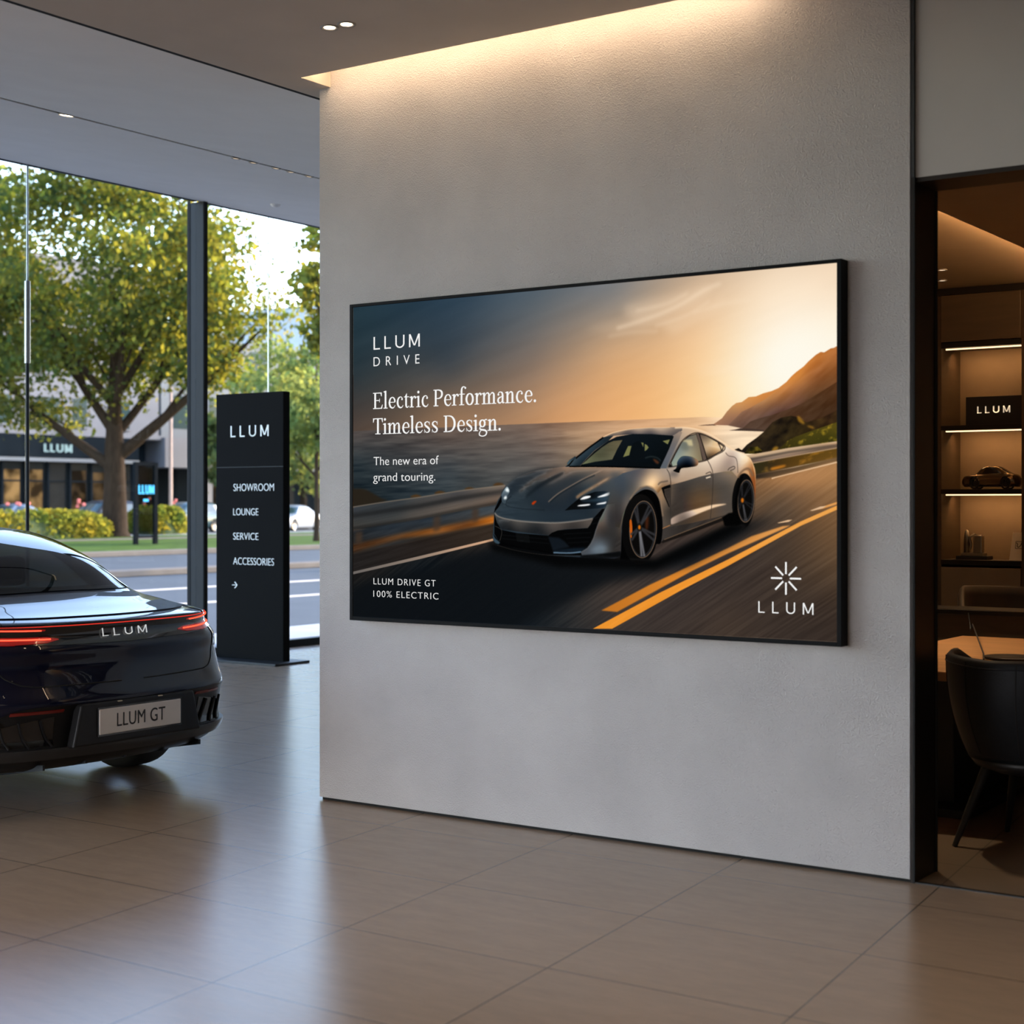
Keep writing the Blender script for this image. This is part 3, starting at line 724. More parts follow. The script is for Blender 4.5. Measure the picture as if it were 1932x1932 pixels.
        for i in range(5):
            for dl in (-.11, .11):
                a = 2*PI*i/5 + PI/2 + dl
                e = (rc[0][0]+(rrx-16)*sc_*math.cos(a), rc[0][1]+(rry-20)*sv_*math.sin(a))
                lit = 150 if math.sin(a) > .6 else 84
                p.stroke([hub[0], ((hub[0][0]+e[0])/2, (hub[0][1]+e[1])/2), e], 9*sc_/0.25*.25 if rx < 200 else 7, (lit, lit, lit+4), soft=1, alpha=.85, sm=False)
        p.fill(tilt_ellipse(hub, 34*sc_, 56*sv_, 0), (44, 42, 42), soft=1, sm=False)
        p.fill(tilt_ellipse(hub, 17*sc_, 30*sv_, 0), (222, 142, 44), soft=1, sm=False)
    p.fill(K("1357,686 1376,674 1392,672 1395,640 1403,601 1412,575 1424,563 1415,592 1405,631 1403,672 1415,704 1396,713 1364,709"), (13, 13, 13), soft=1, sm=False)
    p.stroke(K("1405,575 1415,560 1429,551 1441,552 1452,571"), 6, (150, 124, 100), soft=1.5, alpha=.8)
    p.stroke(K("1056,636 1073,615 1094,601 1114,597 1135,604 1153,626 1161,657 1166,684"), 5, (168, 146, 124), soft=1.5, alpha=.75)
    m_ = np.clip(np.abs(p.a-before).sum(2, keepdims=True)*9, 0, 1)
    m_ = p.blur(m_, 1); q_ = np.clip(p.a, 0, 1)
    p.a = q_**1.07*(1-m_)+q_**1.42*m_
    # finish: slight grain of the print
    p.a += (p.rng.rand(PH, PW, 1).astype(np.float32)-.5)*0.012
    return np.clip(p.a, 0, 1)

# END PAINT

# ------------------------------------------------------------------ setting materials
def mat_floor(name, base, rough, dark=1.0):
    m = bpy.data.materials.new(name); m.use_nodes = True
    nt = m.node_tree; N = nt.nodes; L = nt.links; b = N['Principled BSDF']
    tc = N.new('ShaderNodeTexCoord'); sp = N.new('ShaderNodeSeparateXYZ'); L.new(tc.outputs['Object'], sp.inputs[0])
    def mth(op, a, bb=None):
        n = N.new('ShaderNodeMath'); n.operation = op
        for i, q in enumerate((a, bb)):
            if q is None: continue
            if isinstance(q, (int, float)): n.inputs[i].default_value = q
            else: L.new(q, n.inputs[i])
        return n.outputs[0]
    x, y = sp.outputs['X'], sp.outputs['Y']
    xs = mth('ADD', mth('ADD', x, 3.70), mth('MULTIPLY', mth('SUBTRACT', y, 4.6), 0.105))
    u = mth('DIVIDE', xs, 0.853); v = mth('DIVIDE', mth('SUBTRACT', y, 4.985), 0.727)
    du = mth('MULTIPLY', mth('ABSOLUTE', mth('SUBTRACT', u, mth('ROUND', u))), 0.853)
    dv = mth('MULTIPLY', mth('ABSOLUTE', mth('SUBTRACT', v, mth('ROUND', v))), 0.727)
    d = mth('MINIMUM', du, dv)
    line = mth('LESS_THAN', d, 0.0034)
    mp = N.new('ShaderNodeMapping'); mp.inputs['Scale'].default_value = (2.2, 9.0, 1); L.new(tc.outputs['Object'], mp.inputs[0])
    n1 = N.new('ShaderNodeTexNoise'); n1.inputs['Scale'].default_value = 1.6; n1.inputs['Detail'].default_value = 9; n1.inputs['Roughness'].default_value = .62
    L.new(mp.outputs[0], n1.inputs['Vector'])
    mp2 = N.new('ShaderNodeMapping'); mp2.inputs['Scale'].default_value = (8, 60, 1); mp2.inputs['Rotation'].default_value = (0, 0, .25); L.new(tc.outputs['Object'], mp2.inputs[0])
    n2 = N.new('ShaderNodeTexNoise'); n2.inputs['Scale'].default_value = 2.0; n2.inputs['Detail'].default_value = 6
    L.new(mp2.outputs[0], n2.inputs['Vector'])
    mixn = mth('ADD', mth('MULTIPLY', n1.outputs['Fac'], 0.62), mth('MULTIPLY', n2.outputs['Fac'], 0.38))
    r = N.new('ShaderNodeValToRGB'); r.color_ramp.elements[0].position = .36; r.color_ramp.elements[1].position = .64
    r.color_ramp.elements[0].color = (*[c*.92 for c in base], 1); r.color_ramp.elements[1].color = (*[c*1.07 for c in base], 1)
    L.new(mixn, r.inputs[0])
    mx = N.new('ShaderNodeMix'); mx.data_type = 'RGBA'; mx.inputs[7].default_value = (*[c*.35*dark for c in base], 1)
    L.new(line, mx.inputs[0]); L.new(r.outputs[0], mx.inputs[6]); L.new(mx.outputs[2], b.inputs['Base Color'])
    rr = mth('ADD', mth('MULTIPLY', mixn, 0.07), rough-0.035); L.new(rr, b.inputs['Roughness'])
    bp = N.new('ShaderNodeBump'); bp.inputs['Strength'].default_value = .04; bp.inputs['Distance'].default_value = .001
    hgt = mth('SUBTRACT', mixn, mth('MULTIPLY', line, .6)); L.new(hgt, bp.inputs['Height']); L.new(bp.outputs[0], b.inputs['Normal'])
    setin(b, 'Specular IOR Level', 0.85)
    return m

def mat_plaster(name, col, bump=0.5):
    m = mat(name, col, 0.85, 0, 0.07, 2.6, 0, spec=0.25)
    nt = m.node_tree; b = nt.nodes['Principled BSDF']
    tc = nt.nodes.new('ShaderNodeTexCoord')
    n = nt.nodes.new('ShaderNodeTexNoise'); n.inputs['Scale'].default_value = 240; n.inputs['Detail'].default_value = 4; n.inputs['Roughness'].default_value = .6
    n3 = nt.nodes.new('ShaderNodeTexVoronoi'); n3.inputs['Scale'].default_value = 170
    nt.links.new(tc.outputs['Object'], n.inputs['Vector']); nt.links.new(tc.outputs['Object'], n3.inputs['Vector'])
    ad = nt.nodes.new('ShaderNodeMath'); ad.operation = 'ADD'
    nt.links.new(n.outputs['Fac'], ad.inputs[0]); nt.links.new(n3.outputs['Distance'], ad.inputs[1])
    bp = nt.nodes.new('ShaderNodeBump'); bp.inputs['Strength'].default_value = bump; bp.inputs['Distance'].default_value = .004
    nt.links.new(ad.outputs[0], bp.inputs['Height']); nt.links.new(bp.outputs[0], b.inputs['Normal'])
    return m

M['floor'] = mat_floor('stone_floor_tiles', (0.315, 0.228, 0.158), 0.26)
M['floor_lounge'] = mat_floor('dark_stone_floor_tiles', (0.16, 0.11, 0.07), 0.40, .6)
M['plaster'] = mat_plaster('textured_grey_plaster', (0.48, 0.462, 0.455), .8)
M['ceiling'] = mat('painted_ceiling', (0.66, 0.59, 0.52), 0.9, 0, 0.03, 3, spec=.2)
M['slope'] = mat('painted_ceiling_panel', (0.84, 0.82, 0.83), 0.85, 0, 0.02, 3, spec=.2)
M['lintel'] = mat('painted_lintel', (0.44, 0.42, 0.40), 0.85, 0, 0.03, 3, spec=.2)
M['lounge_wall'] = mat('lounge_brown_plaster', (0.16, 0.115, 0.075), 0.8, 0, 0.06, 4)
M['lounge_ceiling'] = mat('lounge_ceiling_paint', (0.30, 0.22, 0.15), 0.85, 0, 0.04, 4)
M['glass'] = mat_glass('clear_window_glass', (0.955, 0.965, 0.97), 0.35)
M['mullion'] = mat('grey_window_metal', (0.017, 0.020, 0.024), 0.55, 0.0, 0.05, spec=.2)
M['steel'] = mat('brushed_steel', (0.26, 0.28, 0.30), 0.3, 1.0, 0.06, 10)
M['gap'] = mat('shadow_gap_black', (0.006, 0.006, 0.006), 0.9, 0, 0)

def struct(o):
    o['kind'] = 'structure'; return o

X0, X1, Y0, Y1 = -11.34, 4.5, -7.0, 15.0
XW0, XW1, YW = -5.363, -2.262, 6.03
K_ = 0.1473
def slope_h(x): return 3.6 + K_*(-5.48 - x)

# floors
mb = MB(); mb.box((X0, Y0, -.12), (X1, 6.05, 0)); mb.box((X0, 6.05, -.12), (-5.2, Y1, 0))
struct(mb.build('floor', M['floor']))
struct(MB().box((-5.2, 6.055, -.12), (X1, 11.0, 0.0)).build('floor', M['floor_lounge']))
struct(MB().box((-2.262, 6.035, 0.0), (1.3, 6.058, 0.004)).build('trim_1', M['black']))

# ceilings: flat part, slot for the cove light, sloped panels up to the street front
mb = MB()
mb.box((-5.48, Y0, 3.6), (X1, 5.81, 3.66)); mb.box((-5.48, 5.81, 3.6), (-5.29, 6.03, 3.66)); mb.box((-5.48, 6.03, 3.6), (-5.365, Y1, 3.66))
struct(mb.build('ceiling', M['ceiling']))
mb = MB()
mb.box((-5.32, 5.81, 3.66), (-5.29, 6.03, 3.98)); mb.box((-5.32, 5.79, 3.66), (X1, 5.81, 3.98)); mb.box((-5.32, 5.79, 3.96), (X1, 6.30, 4.0))
struct(mb.build('ceiling', M['ceiling']))
for xa, xb in ((-5.525, -8.060), (-8.120, -11.34)):
    mb = MB()
    v = []
    for y in (Y0, Y1):
        for x, dz in ((xa, 0), (xb, 0), (xb, .05), (xa, .05)): v.append((x, y, slope_h(x)+dz))
    mb.add(v, [(0,1,2,3), (7,6,5,4), (0,4,5,1), (1,5,6,2), (2,6,7,3), (3,7,4,0)])
    struct(mb.build('ceiling', M['slope']))
mb = MB(); v = [(x, y, slope_h(x)+.06) for y in (Y0, Y1) for x in (-5.4, -11.34)]
mb.add(v, [(0, 1, 3, 2)])
mb.box((-5.5245, Y0, 3.607), (-5.4805, Y1, 3.65))  # black strips put the shade of the ceiling grooves into colour
v = [(x, y, slope_h(x)+dz) for y in (Y0, Y1) for x, dz in ((-8.0605, .008), (-8.1195, .008), (-8.1195, .05), (-8.0605, .05))]
mb.add(v, [(0,1,2,3), (7,6,5,4), (0,4,5,1), (1,5,6,2), (2,6,7,3), (3,7,4,0)])
struct(mb.build('trim_2', M['gap'], fix=False))

# walls
w = MB().box((XW0, YW, .014), (XW1-.001, 6.25, 3.97))
struct(w.build('wall_feature', M['plaster']))
struct(MB().box((XW0+.01, YW+.012, 0), (XW1-.002, 6.24, .014)).build('baseboard_feature', M['gap']))
struct(MB().box((-2.247, 6.05, 2.79), (X1, 6.27, 3.97)).build('wall_lintel', M['lintel']))
struct(MB().box((XW1, 6.034, 2.79), (-2.247, 6.06, 3.97)).build('trim_3', M['black']))
dr = struct(MB().box((XW1, 6.034, 0), (-2.246, 6.275, 2.79)).box((-2.246, 6.05, 2.772), (1.3, 6.275, 2.79)).box((1.3, 6.034, 0), (1.316, 6.275, 2.79)).build('door_1', M['dark_bronze']))
MB().box((-2.252, 6.030, 0), (-2.243, 6.036, 2.79)).box((-2.252, 6.272, 0), (-2.240, 6.284, 2.79)).build('frame', M['gap'], dr)
struct(MB().box((1.316, 6.05, 0), (X1, 6.27, 2.79)).build('wall_right', M['plaster']))
struct(MB().box((-5.36, 6.25, 0), (-5.2, Y1, 3.6)).build('wall_passage', M['plaster']))
struct(MB().box((X0, Y1, 0), (-5.2, Y1+.15, 4.6)).build('wall_end', M['plaster']))
struct(MB().box((X0, Y0-.15, 0), (X1, Y0, 4.6)).build('wall_rear', M['lintel']))
struct(MB().box((X1, Y0-.15, 0), (X1+.15, 11.0, 4.0)).build('wall_east', M['lintel']))
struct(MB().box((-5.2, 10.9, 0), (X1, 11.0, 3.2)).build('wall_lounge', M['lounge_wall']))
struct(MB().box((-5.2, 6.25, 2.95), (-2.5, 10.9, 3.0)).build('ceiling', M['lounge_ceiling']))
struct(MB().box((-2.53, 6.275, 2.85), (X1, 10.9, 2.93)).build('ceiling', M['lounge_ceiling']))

# glazed street front
def pane(name, ya, yb, extra=None):
    top = slope_h(X0)+.02
    e = struct(MB().box((X0-.012, ya, .05), (X0, yb, top)).build(name, M['glass']))
    MB().box((X0-.05, ya, 0), (X0+.06, yb, .075)).build('bottom_rail', M['black_satin'], e)
    MB().box((X0-.03, ya, slope_h(X0)-.008), (X0+.012, yb, slope_h(X0)+.02)).build('head_rail', M['mullion'], e)
    return e
YR, YJ = (8.920, 3.120)[0], (11.961, 3.140)[0]
PA, PC = (10.946, 3.309)[0], (11.000, 3.314)[0]
pane('window_1', Y0, YR-.006)
wp = pane('window_2', YR+.006, PA)
zs_ = (8.904, 3.117)[1]
MB().tube([(X0+.02, YR, zs_), (X0+.02, YR, slope_h(X0))], .009, 12).build('upper_rod', M['steel'], wp)
MB().tube([(X0+.02, YR, 0.0), (X0+.02, YR, zs_)], .016, 12).build('lower_rod', M['mullion'], wp)
MB().tube([(X0+.02, YR, (8.904, 2.724)[1]), (X0+.02, YR, (8.904, 3.440)[1])], .025, 14).build('rod_sleeve', M['steel'], wp)
pane('window_3', PC, YJ-.004)
wq = pane('window_4', YJ+.004, Y1)
MB().box((X0-.012, YJ-.0025, .05), (X0+.006, YJ+.0025, slope_h(X0))).build('glazing_joint', M['steel'], wq)
post = struct(MB().box((-11.47, PA, 0), (-11.24, PC, slope_h(-11.24))).build('trim_4', M['mullion'], bevel=.006))
MB().box((-11.2398, PA+.004, 0), (-11.236, PC-.002, slope_h(-11.24))).build('post_face_shade', M['gap'], post)  # black sheet on the post, standing for shade on its front face
MB().box((-11.462, PA-.003, 0), (-11.42, PA+.001, slope_h(-11.4))).build('groove', M['gap'], post)

# cove light in the ceiling slot
cove = MB().box((-5.28, 5.868, 3.665), (-2.85, 5.880, 3.695)).build('led_strip', mat_emit('warm_led_strip', (1.0, 0.72, 0.46), 24.0))
tag(cove, 'warm linear light strip hidden in the ceiling slot above the grey feature wall', 'light strip')

# recessed downlights
M['lamp_glow'] = mat_emit('warm_lamp_lens', (1.0, 0.80, 0.56), 16.0)
M['lamp_ring'] = mat('downlight_rim', (0.33, 0.30, 0.27), 0.5, 0.2, 0.03)
def downlight(loc, label, r=.042, glow=.0225, energy=0, normal=None, group=None, spot=True):
    root = empty('recessed_downlight', loc)
    tag(root, label, 'ceiling light', group)
    if normal is not None:
        root.rotation_euler = Vector(normal).to_track_quat('-Z', 'Y').to_euler()
    MB().lathe([(r, .0), (r, -.004), (r*.9, -.006), (glow*1.22, -.003), (glow*1.05, .01)], 32).build('rim', M['lamp_ring'], root)
    MB().lathe([(0.0001, -.0035), (glow*.8, -.0035), (glow*1.1, -.0015)], 24).build('lens', M['lamp_glow'], root)
    if energy:
        l = add_light('downlight_beam', 'SPOT', (0, 0, -.03), energy, (1.0, .76, .5), spot_size=math.radians(80), spot_blend=.9, shadow_soft_size=.04)
        l.parent = root
    return root
p1 = (-4.627, 5.268); p2 = (-4.535, 5.275)
downlight((p1[0], p1[1], 3.6), 'round recessed ceiling downlight, the one farther from the long cove light', energy=4)
downlight((p2[0], p2[1], 3.6), 'round recessed ceiling downlight, the one nearer the long cove light', energy=4)
sl_n = Vector((-K_, 0, -1)).normalized()
q = (-8.099, 6.684, 3.986)
downlight((q[0], q[1], q[2]), 'lone bright spotlight in the ceiling groove above the left window', r=.05, glow=.04, normal=sl_n)
names = ['small spotlight in the ceiling groove, nearest the bright lone one', 'small spotlight in the ceiling groove, second of the dim row',
         'small spotlight in the ceiling groove, middle of the dim row', 'small spotlight in the ceiling groove, fourth of the dim row',
         'small spotlight in the ceiling groove, closest to the feature wall']
M['lamp_dim'] = mat_emit('dim_lamp_lens', (1.0, 0.78, 0.55), 1.2)
dots = [(-8.117, 8.224, 3.989), (-8.110, 8.395, 3.987), (-8.106, 8.632, 3.987), (-8.100, 8.786, 3.986), (-8.100, 8.986, 3.986)]
for lab, q in zip(names, dots):
    root = downlight(q, lab, r=.035, glow=.024, normal=sl_n, group='dim spotlights along the ceiling groove')
    for c in root.children:
        if c.name.startswith('lens'): c.data.materials[0] = M['lamp_dim']
q = (-10.220, 10.875, 4.298)
det = MB().lathe([(0.0001, -.03), (.03, -.028), (.045, -.012), (.05, 0)], 20).build('smoke_detector', M['slope'])
det.location = q; tag(det, 'tiny round white detector on the sloped ceiling above the window', 'detector')
# the other downlights of the flat ceiling, out over the car and towards the camera
for k, (x, y) in enumerate(((-5.1, 3.4), (-3.4, 3.4), (-1.7, 3.9), (-0.6, 4.6), (-3.2, 0.8), (-1.2, 0.8))):
    downlight((x, y, 3.6), 'round recessed downlight in the flat ceiling over the open floor', energy=(34, 34, 60, 60, 14, 14)[k], group='downlights over the open floor')

# ------------------------------------------------------------------ wall display
def build_display():
    root = empty('wall_display', (-3.8145, 6.03, 1.70))
    tag(root, 'large black framed advertising display on the grey plaster wall, silver car on a coast road', 'display')
    inv = Vector((-root.location.x, -root.location.y, -root.location.z))
    def fin(o):
        o.location = Vector(o.location) + inv; return o
    xa, xb, za, zb = -5.107, -2.522, .9240, 2.4835
    ia, ib, ja, jb = -5.0867, -2.5423, 0.9429, 2.4685
    mb = MB(); yf, yb_ = 5.962, 6.0295
    mb.box((xa, yf, za), (ia, yb_, zb)); mb.box((ib, yf, za), (xb, yb_, zb)); mb.box((ia, yf, za), (ib, yb_, ja)); mb.box((ia, yf, jb), (ib, yb_, zb))
    fin(mb.build('frame', mat('matt_black_frame', (.004, .0042, .0046), .55, 0, .05, spec=.08), root, bevel=.002))
    fin(MB().box((ia, 5.98, ja), (ib, 6.026, jb)).build('back_panel', M['black'], root))
    me = bpy.data.meshes.new('screen')
    yS = 5.9665
    me.from_pydata([(ia, yS, ja), (ib, yS, ja), (ib, yS, jb), (ia, yS, jb), (ia, 5.98, ja), (ib, 5.98, ja), (ib, 5.98, jb), (ia, 5.98, jb)], [], [(0, 1, 2, 3), (0, 4, 5, 1), (1, 5, 6, 2), (2, 6, 7, 3), (3, 7, 4, 0)])
    uv = me.uv_layers.new(name='picture')
    for i, c in enumerate([(0, 0), (1, 0), (1, 1), (0, 1)]): uv.data[i].uv = c
    scr = bpy.data.objects.new('screen', me); link(scr, root); fin(scr)
    img = bpy.data.images.new('advert_picture', PW, PH)
    a = np.ones((PH, PW, 4), np.float32); a[..., :3] = paint_advert()[::-1]
    img.pixels.foreach_set(a.ravel()); img.update(); img.pack()
    m = bpy.data.materials.new('lit_screen'); m.use_nodes = True
    nt = m.node_tree; nt.nodes.clear()
    tx = nt.nodes.new('ShaderNodeTexImage'); tx.image = img; tx.interpolation = 'Cubic'
    em = nt.nodes.new('ShaderNodeEmission'); mo = nt.nodes.new('ShaderNodeOutputMaterial')
    nt.links.new(tx.outputs[0], em.inputs[0]); nt.links.new(em.outputs[0], mo.inputs[0])
    me.materials.append(m)
    wm = mat_emit('lit_lettering', (0.93, 0.93, 0.92), 1.0)
    YL = 5.9655
    def put(nm, vf, a, b_, t, cap=True, **kw):
        # a: left end of the base line, b_: right end, t: top of the capitals above a
        h = t[1]-a[1]
        o = lettering(nm, vf, ((a[0], YL, a[1]), (1, 0, 0), (0, 0, 1)), wm, root, width=b_[0]-a[0], cap=(h/kw['em'] if cap else None), height=None if cap else h, depth=.0006)
        fin(o)
        return o
    put('wordmark', wordmark(.05, .36), (-4.955, 2.252), (-4.669, 2.251), (-4.955, 2.314), cap=False)
    put('lettering', text_mesh('DRIVE', space=1.9, bold=-.010), (-4.955, 2.171), (-4.671, 2.170), (-4.955, 2.215), cap=False)
    put('headline', serif_text('Electric Performance.'), (-4.958, 1.962), (-3.999, 1.960), (-4.958, 2.041), em=.68)
    put('headline', serif_text('Timeless Design.'), (-4.958, 1.838), (-4.195, 1.838), (-4.958, 1.916), em=.68)
    put('lettering', text_mesh('The new era of', bold=-.010), (-4.955, 1.687), (-4.555, 1.686), (-4.955, 1.730), em=.72)
    put('lettering', text_mesh('grand touring.', bold=-.010), (-4.957, 1.609), (-4.576, 1.611), (-4.957, 1.652), em=.72)
    put('lettering', text_mesh('LLUM DRIVE GT', space=1.16, bold=-.015), (-4.955, 1.105), (-4.574, 1.107), (-4.955, 1.138), em=.72)
    put('lettering', text_mesh('100% ELECTRIC', space=1.16, bold=-.015), (-4.956, 1.044), (-4.557, 1.045), (-4.956, 1.077), em=.72)
    put('wordmark', wordmark(.045, .62), (-2.889, 1.048), (-2.644, 1.049), (-2.889, 1.095), cap=False)
    g = G2()
    for k in range(8):
        a = k*PI/4; c, s = math.cos(a), math.sin(a)
        g.st((.26*c, .26*s), (1.0*c, 1.0*s), w=.052)
    c0 = (-2.765, 1.193); tp = (-2.765, 1.260)
    R = tp[1]-c0[1]
    fin(lettering('star_emblem', (np.array(g.v), g.f), ((c0[0]-R, YL, c0[1]-R), (1, 0, 0), (0, 0, 1)), wm, root, width=2*R, height=2*R, depth=.0006))
    return root
build_display()

# ------------------------------------------------------------------ free-standing sign
def build_totem():
    xa, xb, yf, yb_, zt = -11.03, -10.155, 10.91, 11.00, 2.55
    root = empty('directory_sign', (-10.6, 10.95, 0))
    tag(root, 'tall black directory sign with white lettering standing in front of the glass front', 'sign')
    o = root.location
    mb = MB(); mb.box((xa-o.x, yf-o.y, .02), (xb-o.x, yb_-o.y, zt))
    mb.build('sign_body', mat('matt_black_sign', (.006, .006, .0062), .7, 0, .05, spec=.05), root, bevel=.004)
    MB().box((xa-o.x-.05, 10.69-o.y, 0), (-10.05-o.x, 11.16-o.y, .022)).build('base_plate', M['black'], root, bevel=.003)
    zg = (-10.594, 1.847)[1]
    MB().box((xa-o.x-.0005, yf-o.y-.0012, zg-.004), (xb-o.x+.0005, yf-o.y+.002, zg+.004)).build('groove', M['mullion'], root)
    wm = mat('sign_white', (.80, .86, .88), .5, 0, .02, emit=(.75, .84, .88), estr=.25)
    def put(nm, vf, a, b_, t, cap=None):
        h = t[1]-a[1]
        w = lettering(nm, vf, ((a[0]-o.x, yf-o.y-.0005, a[1]), (1, 0, 0), (0, 0, 1)), wm, root, width=b_[0]-a[0], height=h, depth=.003)
    put('wordmark', wordmark(.055, .45), (-10.835, 2.135), (-10.340, 2.138), (-10.835, 2.242))
    put('lettering', text_mesh('SHOWROOM', bold=-.014), (-10.796, 1.619), (-10.272, 1.619), (-10.796, 1.688))
    put('lettering', text_mesh('LOUNGE', bold=-.014), (-10.800, 1.388), (-10.473, 1.390), (-10.800, 1.454))
    put('lettering', text_mesh('SERVICE', bold=-.014), (-10.800, 1.155), (-10.473, 1.159), (-10.800, 1.221))
    put('lettering', text_mesh('ACCESSORIES', bold=-.014), (-10.800, 0.917), (-10.272, 0.923), (-10.800, 0.985))
    g = G2(); g.rect(0, .46, .95, .54); g.st((.5, .95), (.96, .5), w=.055); g.st((.5, .05), (.96, .5), w=.055)
    put('arrow', (np.array(g.v), g.f), (-10.815, 0.688), (-10.747, 0.690), (-10.815, 0.754))
build_totem()

# ------------------------------------------------------------------ car bodies
# A body is a smooth net: rows run from the underside up to the roof centre line, columns from the middle of the
# tail, round the rear corner, along the flank and round the nose.  Coordinates: a = metres forward from the tail, y = half width, z = height.
GT_ROWS = [
    # a0   Lr    wr    wm    wf    zr    zc    zs    zf    af    Lf
    (.34, .45, .780, .80, .80, .200, .20, .16, .16, 4.70, .5),
    (.115, .62, .870, .86, .88, .250, .25, .17, .17, 4.82, .6),
    (.045, .66, .935, .90, .93, .325, .33, .22, .20, 4.88, .65),
    (.050, .68, .945, .915, .95, .395, .40, .32, .30, 4.92, .7),
    (.030, .70, .950, .925, .96, .505, .50, .43, .42, 4.94, .75),
    (.005, .71, .945, .93, .965, .560, .56, .52, .50, 4.94, .75),
    (.050, .71, .960, .935, .965, .635, .64, .60, .56, 4.93, .78),
    (.088, .70, .972, .935, .965, .725, .73, .68, .60, 4.90, .8),
    (.078, .69, .945, .93, .96, .800, .81, .75, .63, 4.85, .8),
    (.118, .67, .905, .92, .95, .862, .87, .80, .655, 4.78, .8),
    (.100, .65, .870, .905, .93, .914, .915, .85, .68, 4.68, .8),
    (.110, .62, .835, .885, .90, .932, .935, .885, .71, 4.55, .8),
    (.34, .55, .790, .855, .85, .972, .968, .92, .77, 4.25, .7),
    (.60, .52, .745, .825, .78, 1.040, 1.02, .950, .92, 3.62, .45),
    (.93, .48, .695, .735, .68, 1.222, 1.19, 1.165, 1.15, 3.18, .40),
    (1.36, .42, .620, .63, .56, 1.350, 1.326, 1.322, 1.315, 2.82, .30),
    (1.78, .28, .410, .42, .36, 1.384, 1.378, 1.382, 1.365, 2.66, .2),
    (2.00, .10, .0, .0, .0, 1.392, 1.392, 1.394, 1.38, 2.55, .1),
]
SUV_ROWS = [
    (.30, .45, .80, .80, .80, .28, .28, .24, .24, 4.40, .5), (.10, .55, .88, .87, .88, .34, .34, .27, .28, 4.50, .55),
    (.03, .58, .92, .91, .92, .45, .45, .38, .40, 4.58, .6), (.00, .60, .94, .93, .94, .58, .58, .52, .52, 4.60, .65),
    (.01, .60, .94, .93, .94, .72, .72, .70, .65, 4.58, .65), (.05, .60, .93, .92, .93, .88, .88, .82, .78, 4.54, .65),
    (.08, .58, .91, .91, .91, .98, .98, .92, .86, 4.46, .65), (.12, .55, .88, .89, .87, 1.04, 1.03, .98, .92, 4.30, .6),
    (.18, .50, .84, .86, .80, 1.08, 1.07, 1.03, 1.02, 3.50, .45), (.36, .42, .77, .78, .70, 1.30, 1.28, 1.26, 1.24, 3.12, .40),
    (.56, .36, .69, .70, .62, 1.50, 1.47, 1.47, 1.46, 2.80, .35), (.75, .25, .45, .45, .40, 1.57, 1.57, 1.58, 1.56, 2.60, .2), (1.0, .1, 0, 0, 0, 1.59, 1.59, 1.61, 1.58, 2.5, .1)]
SEDAN_ROWS = [
    (.30, .45, .78, .78, .78, .22, .22, .18, .18, 4.30, .5), (.08, .55, .86, .85, .86, .28, .28, .20, .22, 4.44, .55),
    (.02, .58, .90, .88, .90, .40, .40, .32, .34, 4.50, .6), (.00, .60, .915, .90, .915, .54, .54, .47, .47, 4.52, .65),
    (.02, .60, .91, .90, .91, .68, .68, .62, .58, 4.50, .65), (.05, .60, .90, .89, .90, .82, .82, .74, .68, 4.44, .65),
    (.08, .58, .88, .88, .87, .90, .90, .82, .74, 4.34, .65), (.30, .52, .83, .86, .83, .95, .94, .88, .82, 4.0, .6),
    (.62, .46, .78, .83, .76, .99, .97, .93, .93, 3.35, .45), (1.0, .42, .68, .72, .66, 1.18, 1.16, 1.15, 1.15, 2.95, .40),
    (1.38, .36, .60, .62, .56, 1.34, 1.33, 1.33, 1.33, 2.62, .30), (1.65, .25, .38, .38, .34, 1.41, 1.41, 1.42, 1.40, 2.45, .2), (1.8, .1, 0, 0, 0, 1.42, 1.42, 1.43, 1.41, 2.35, .1)]

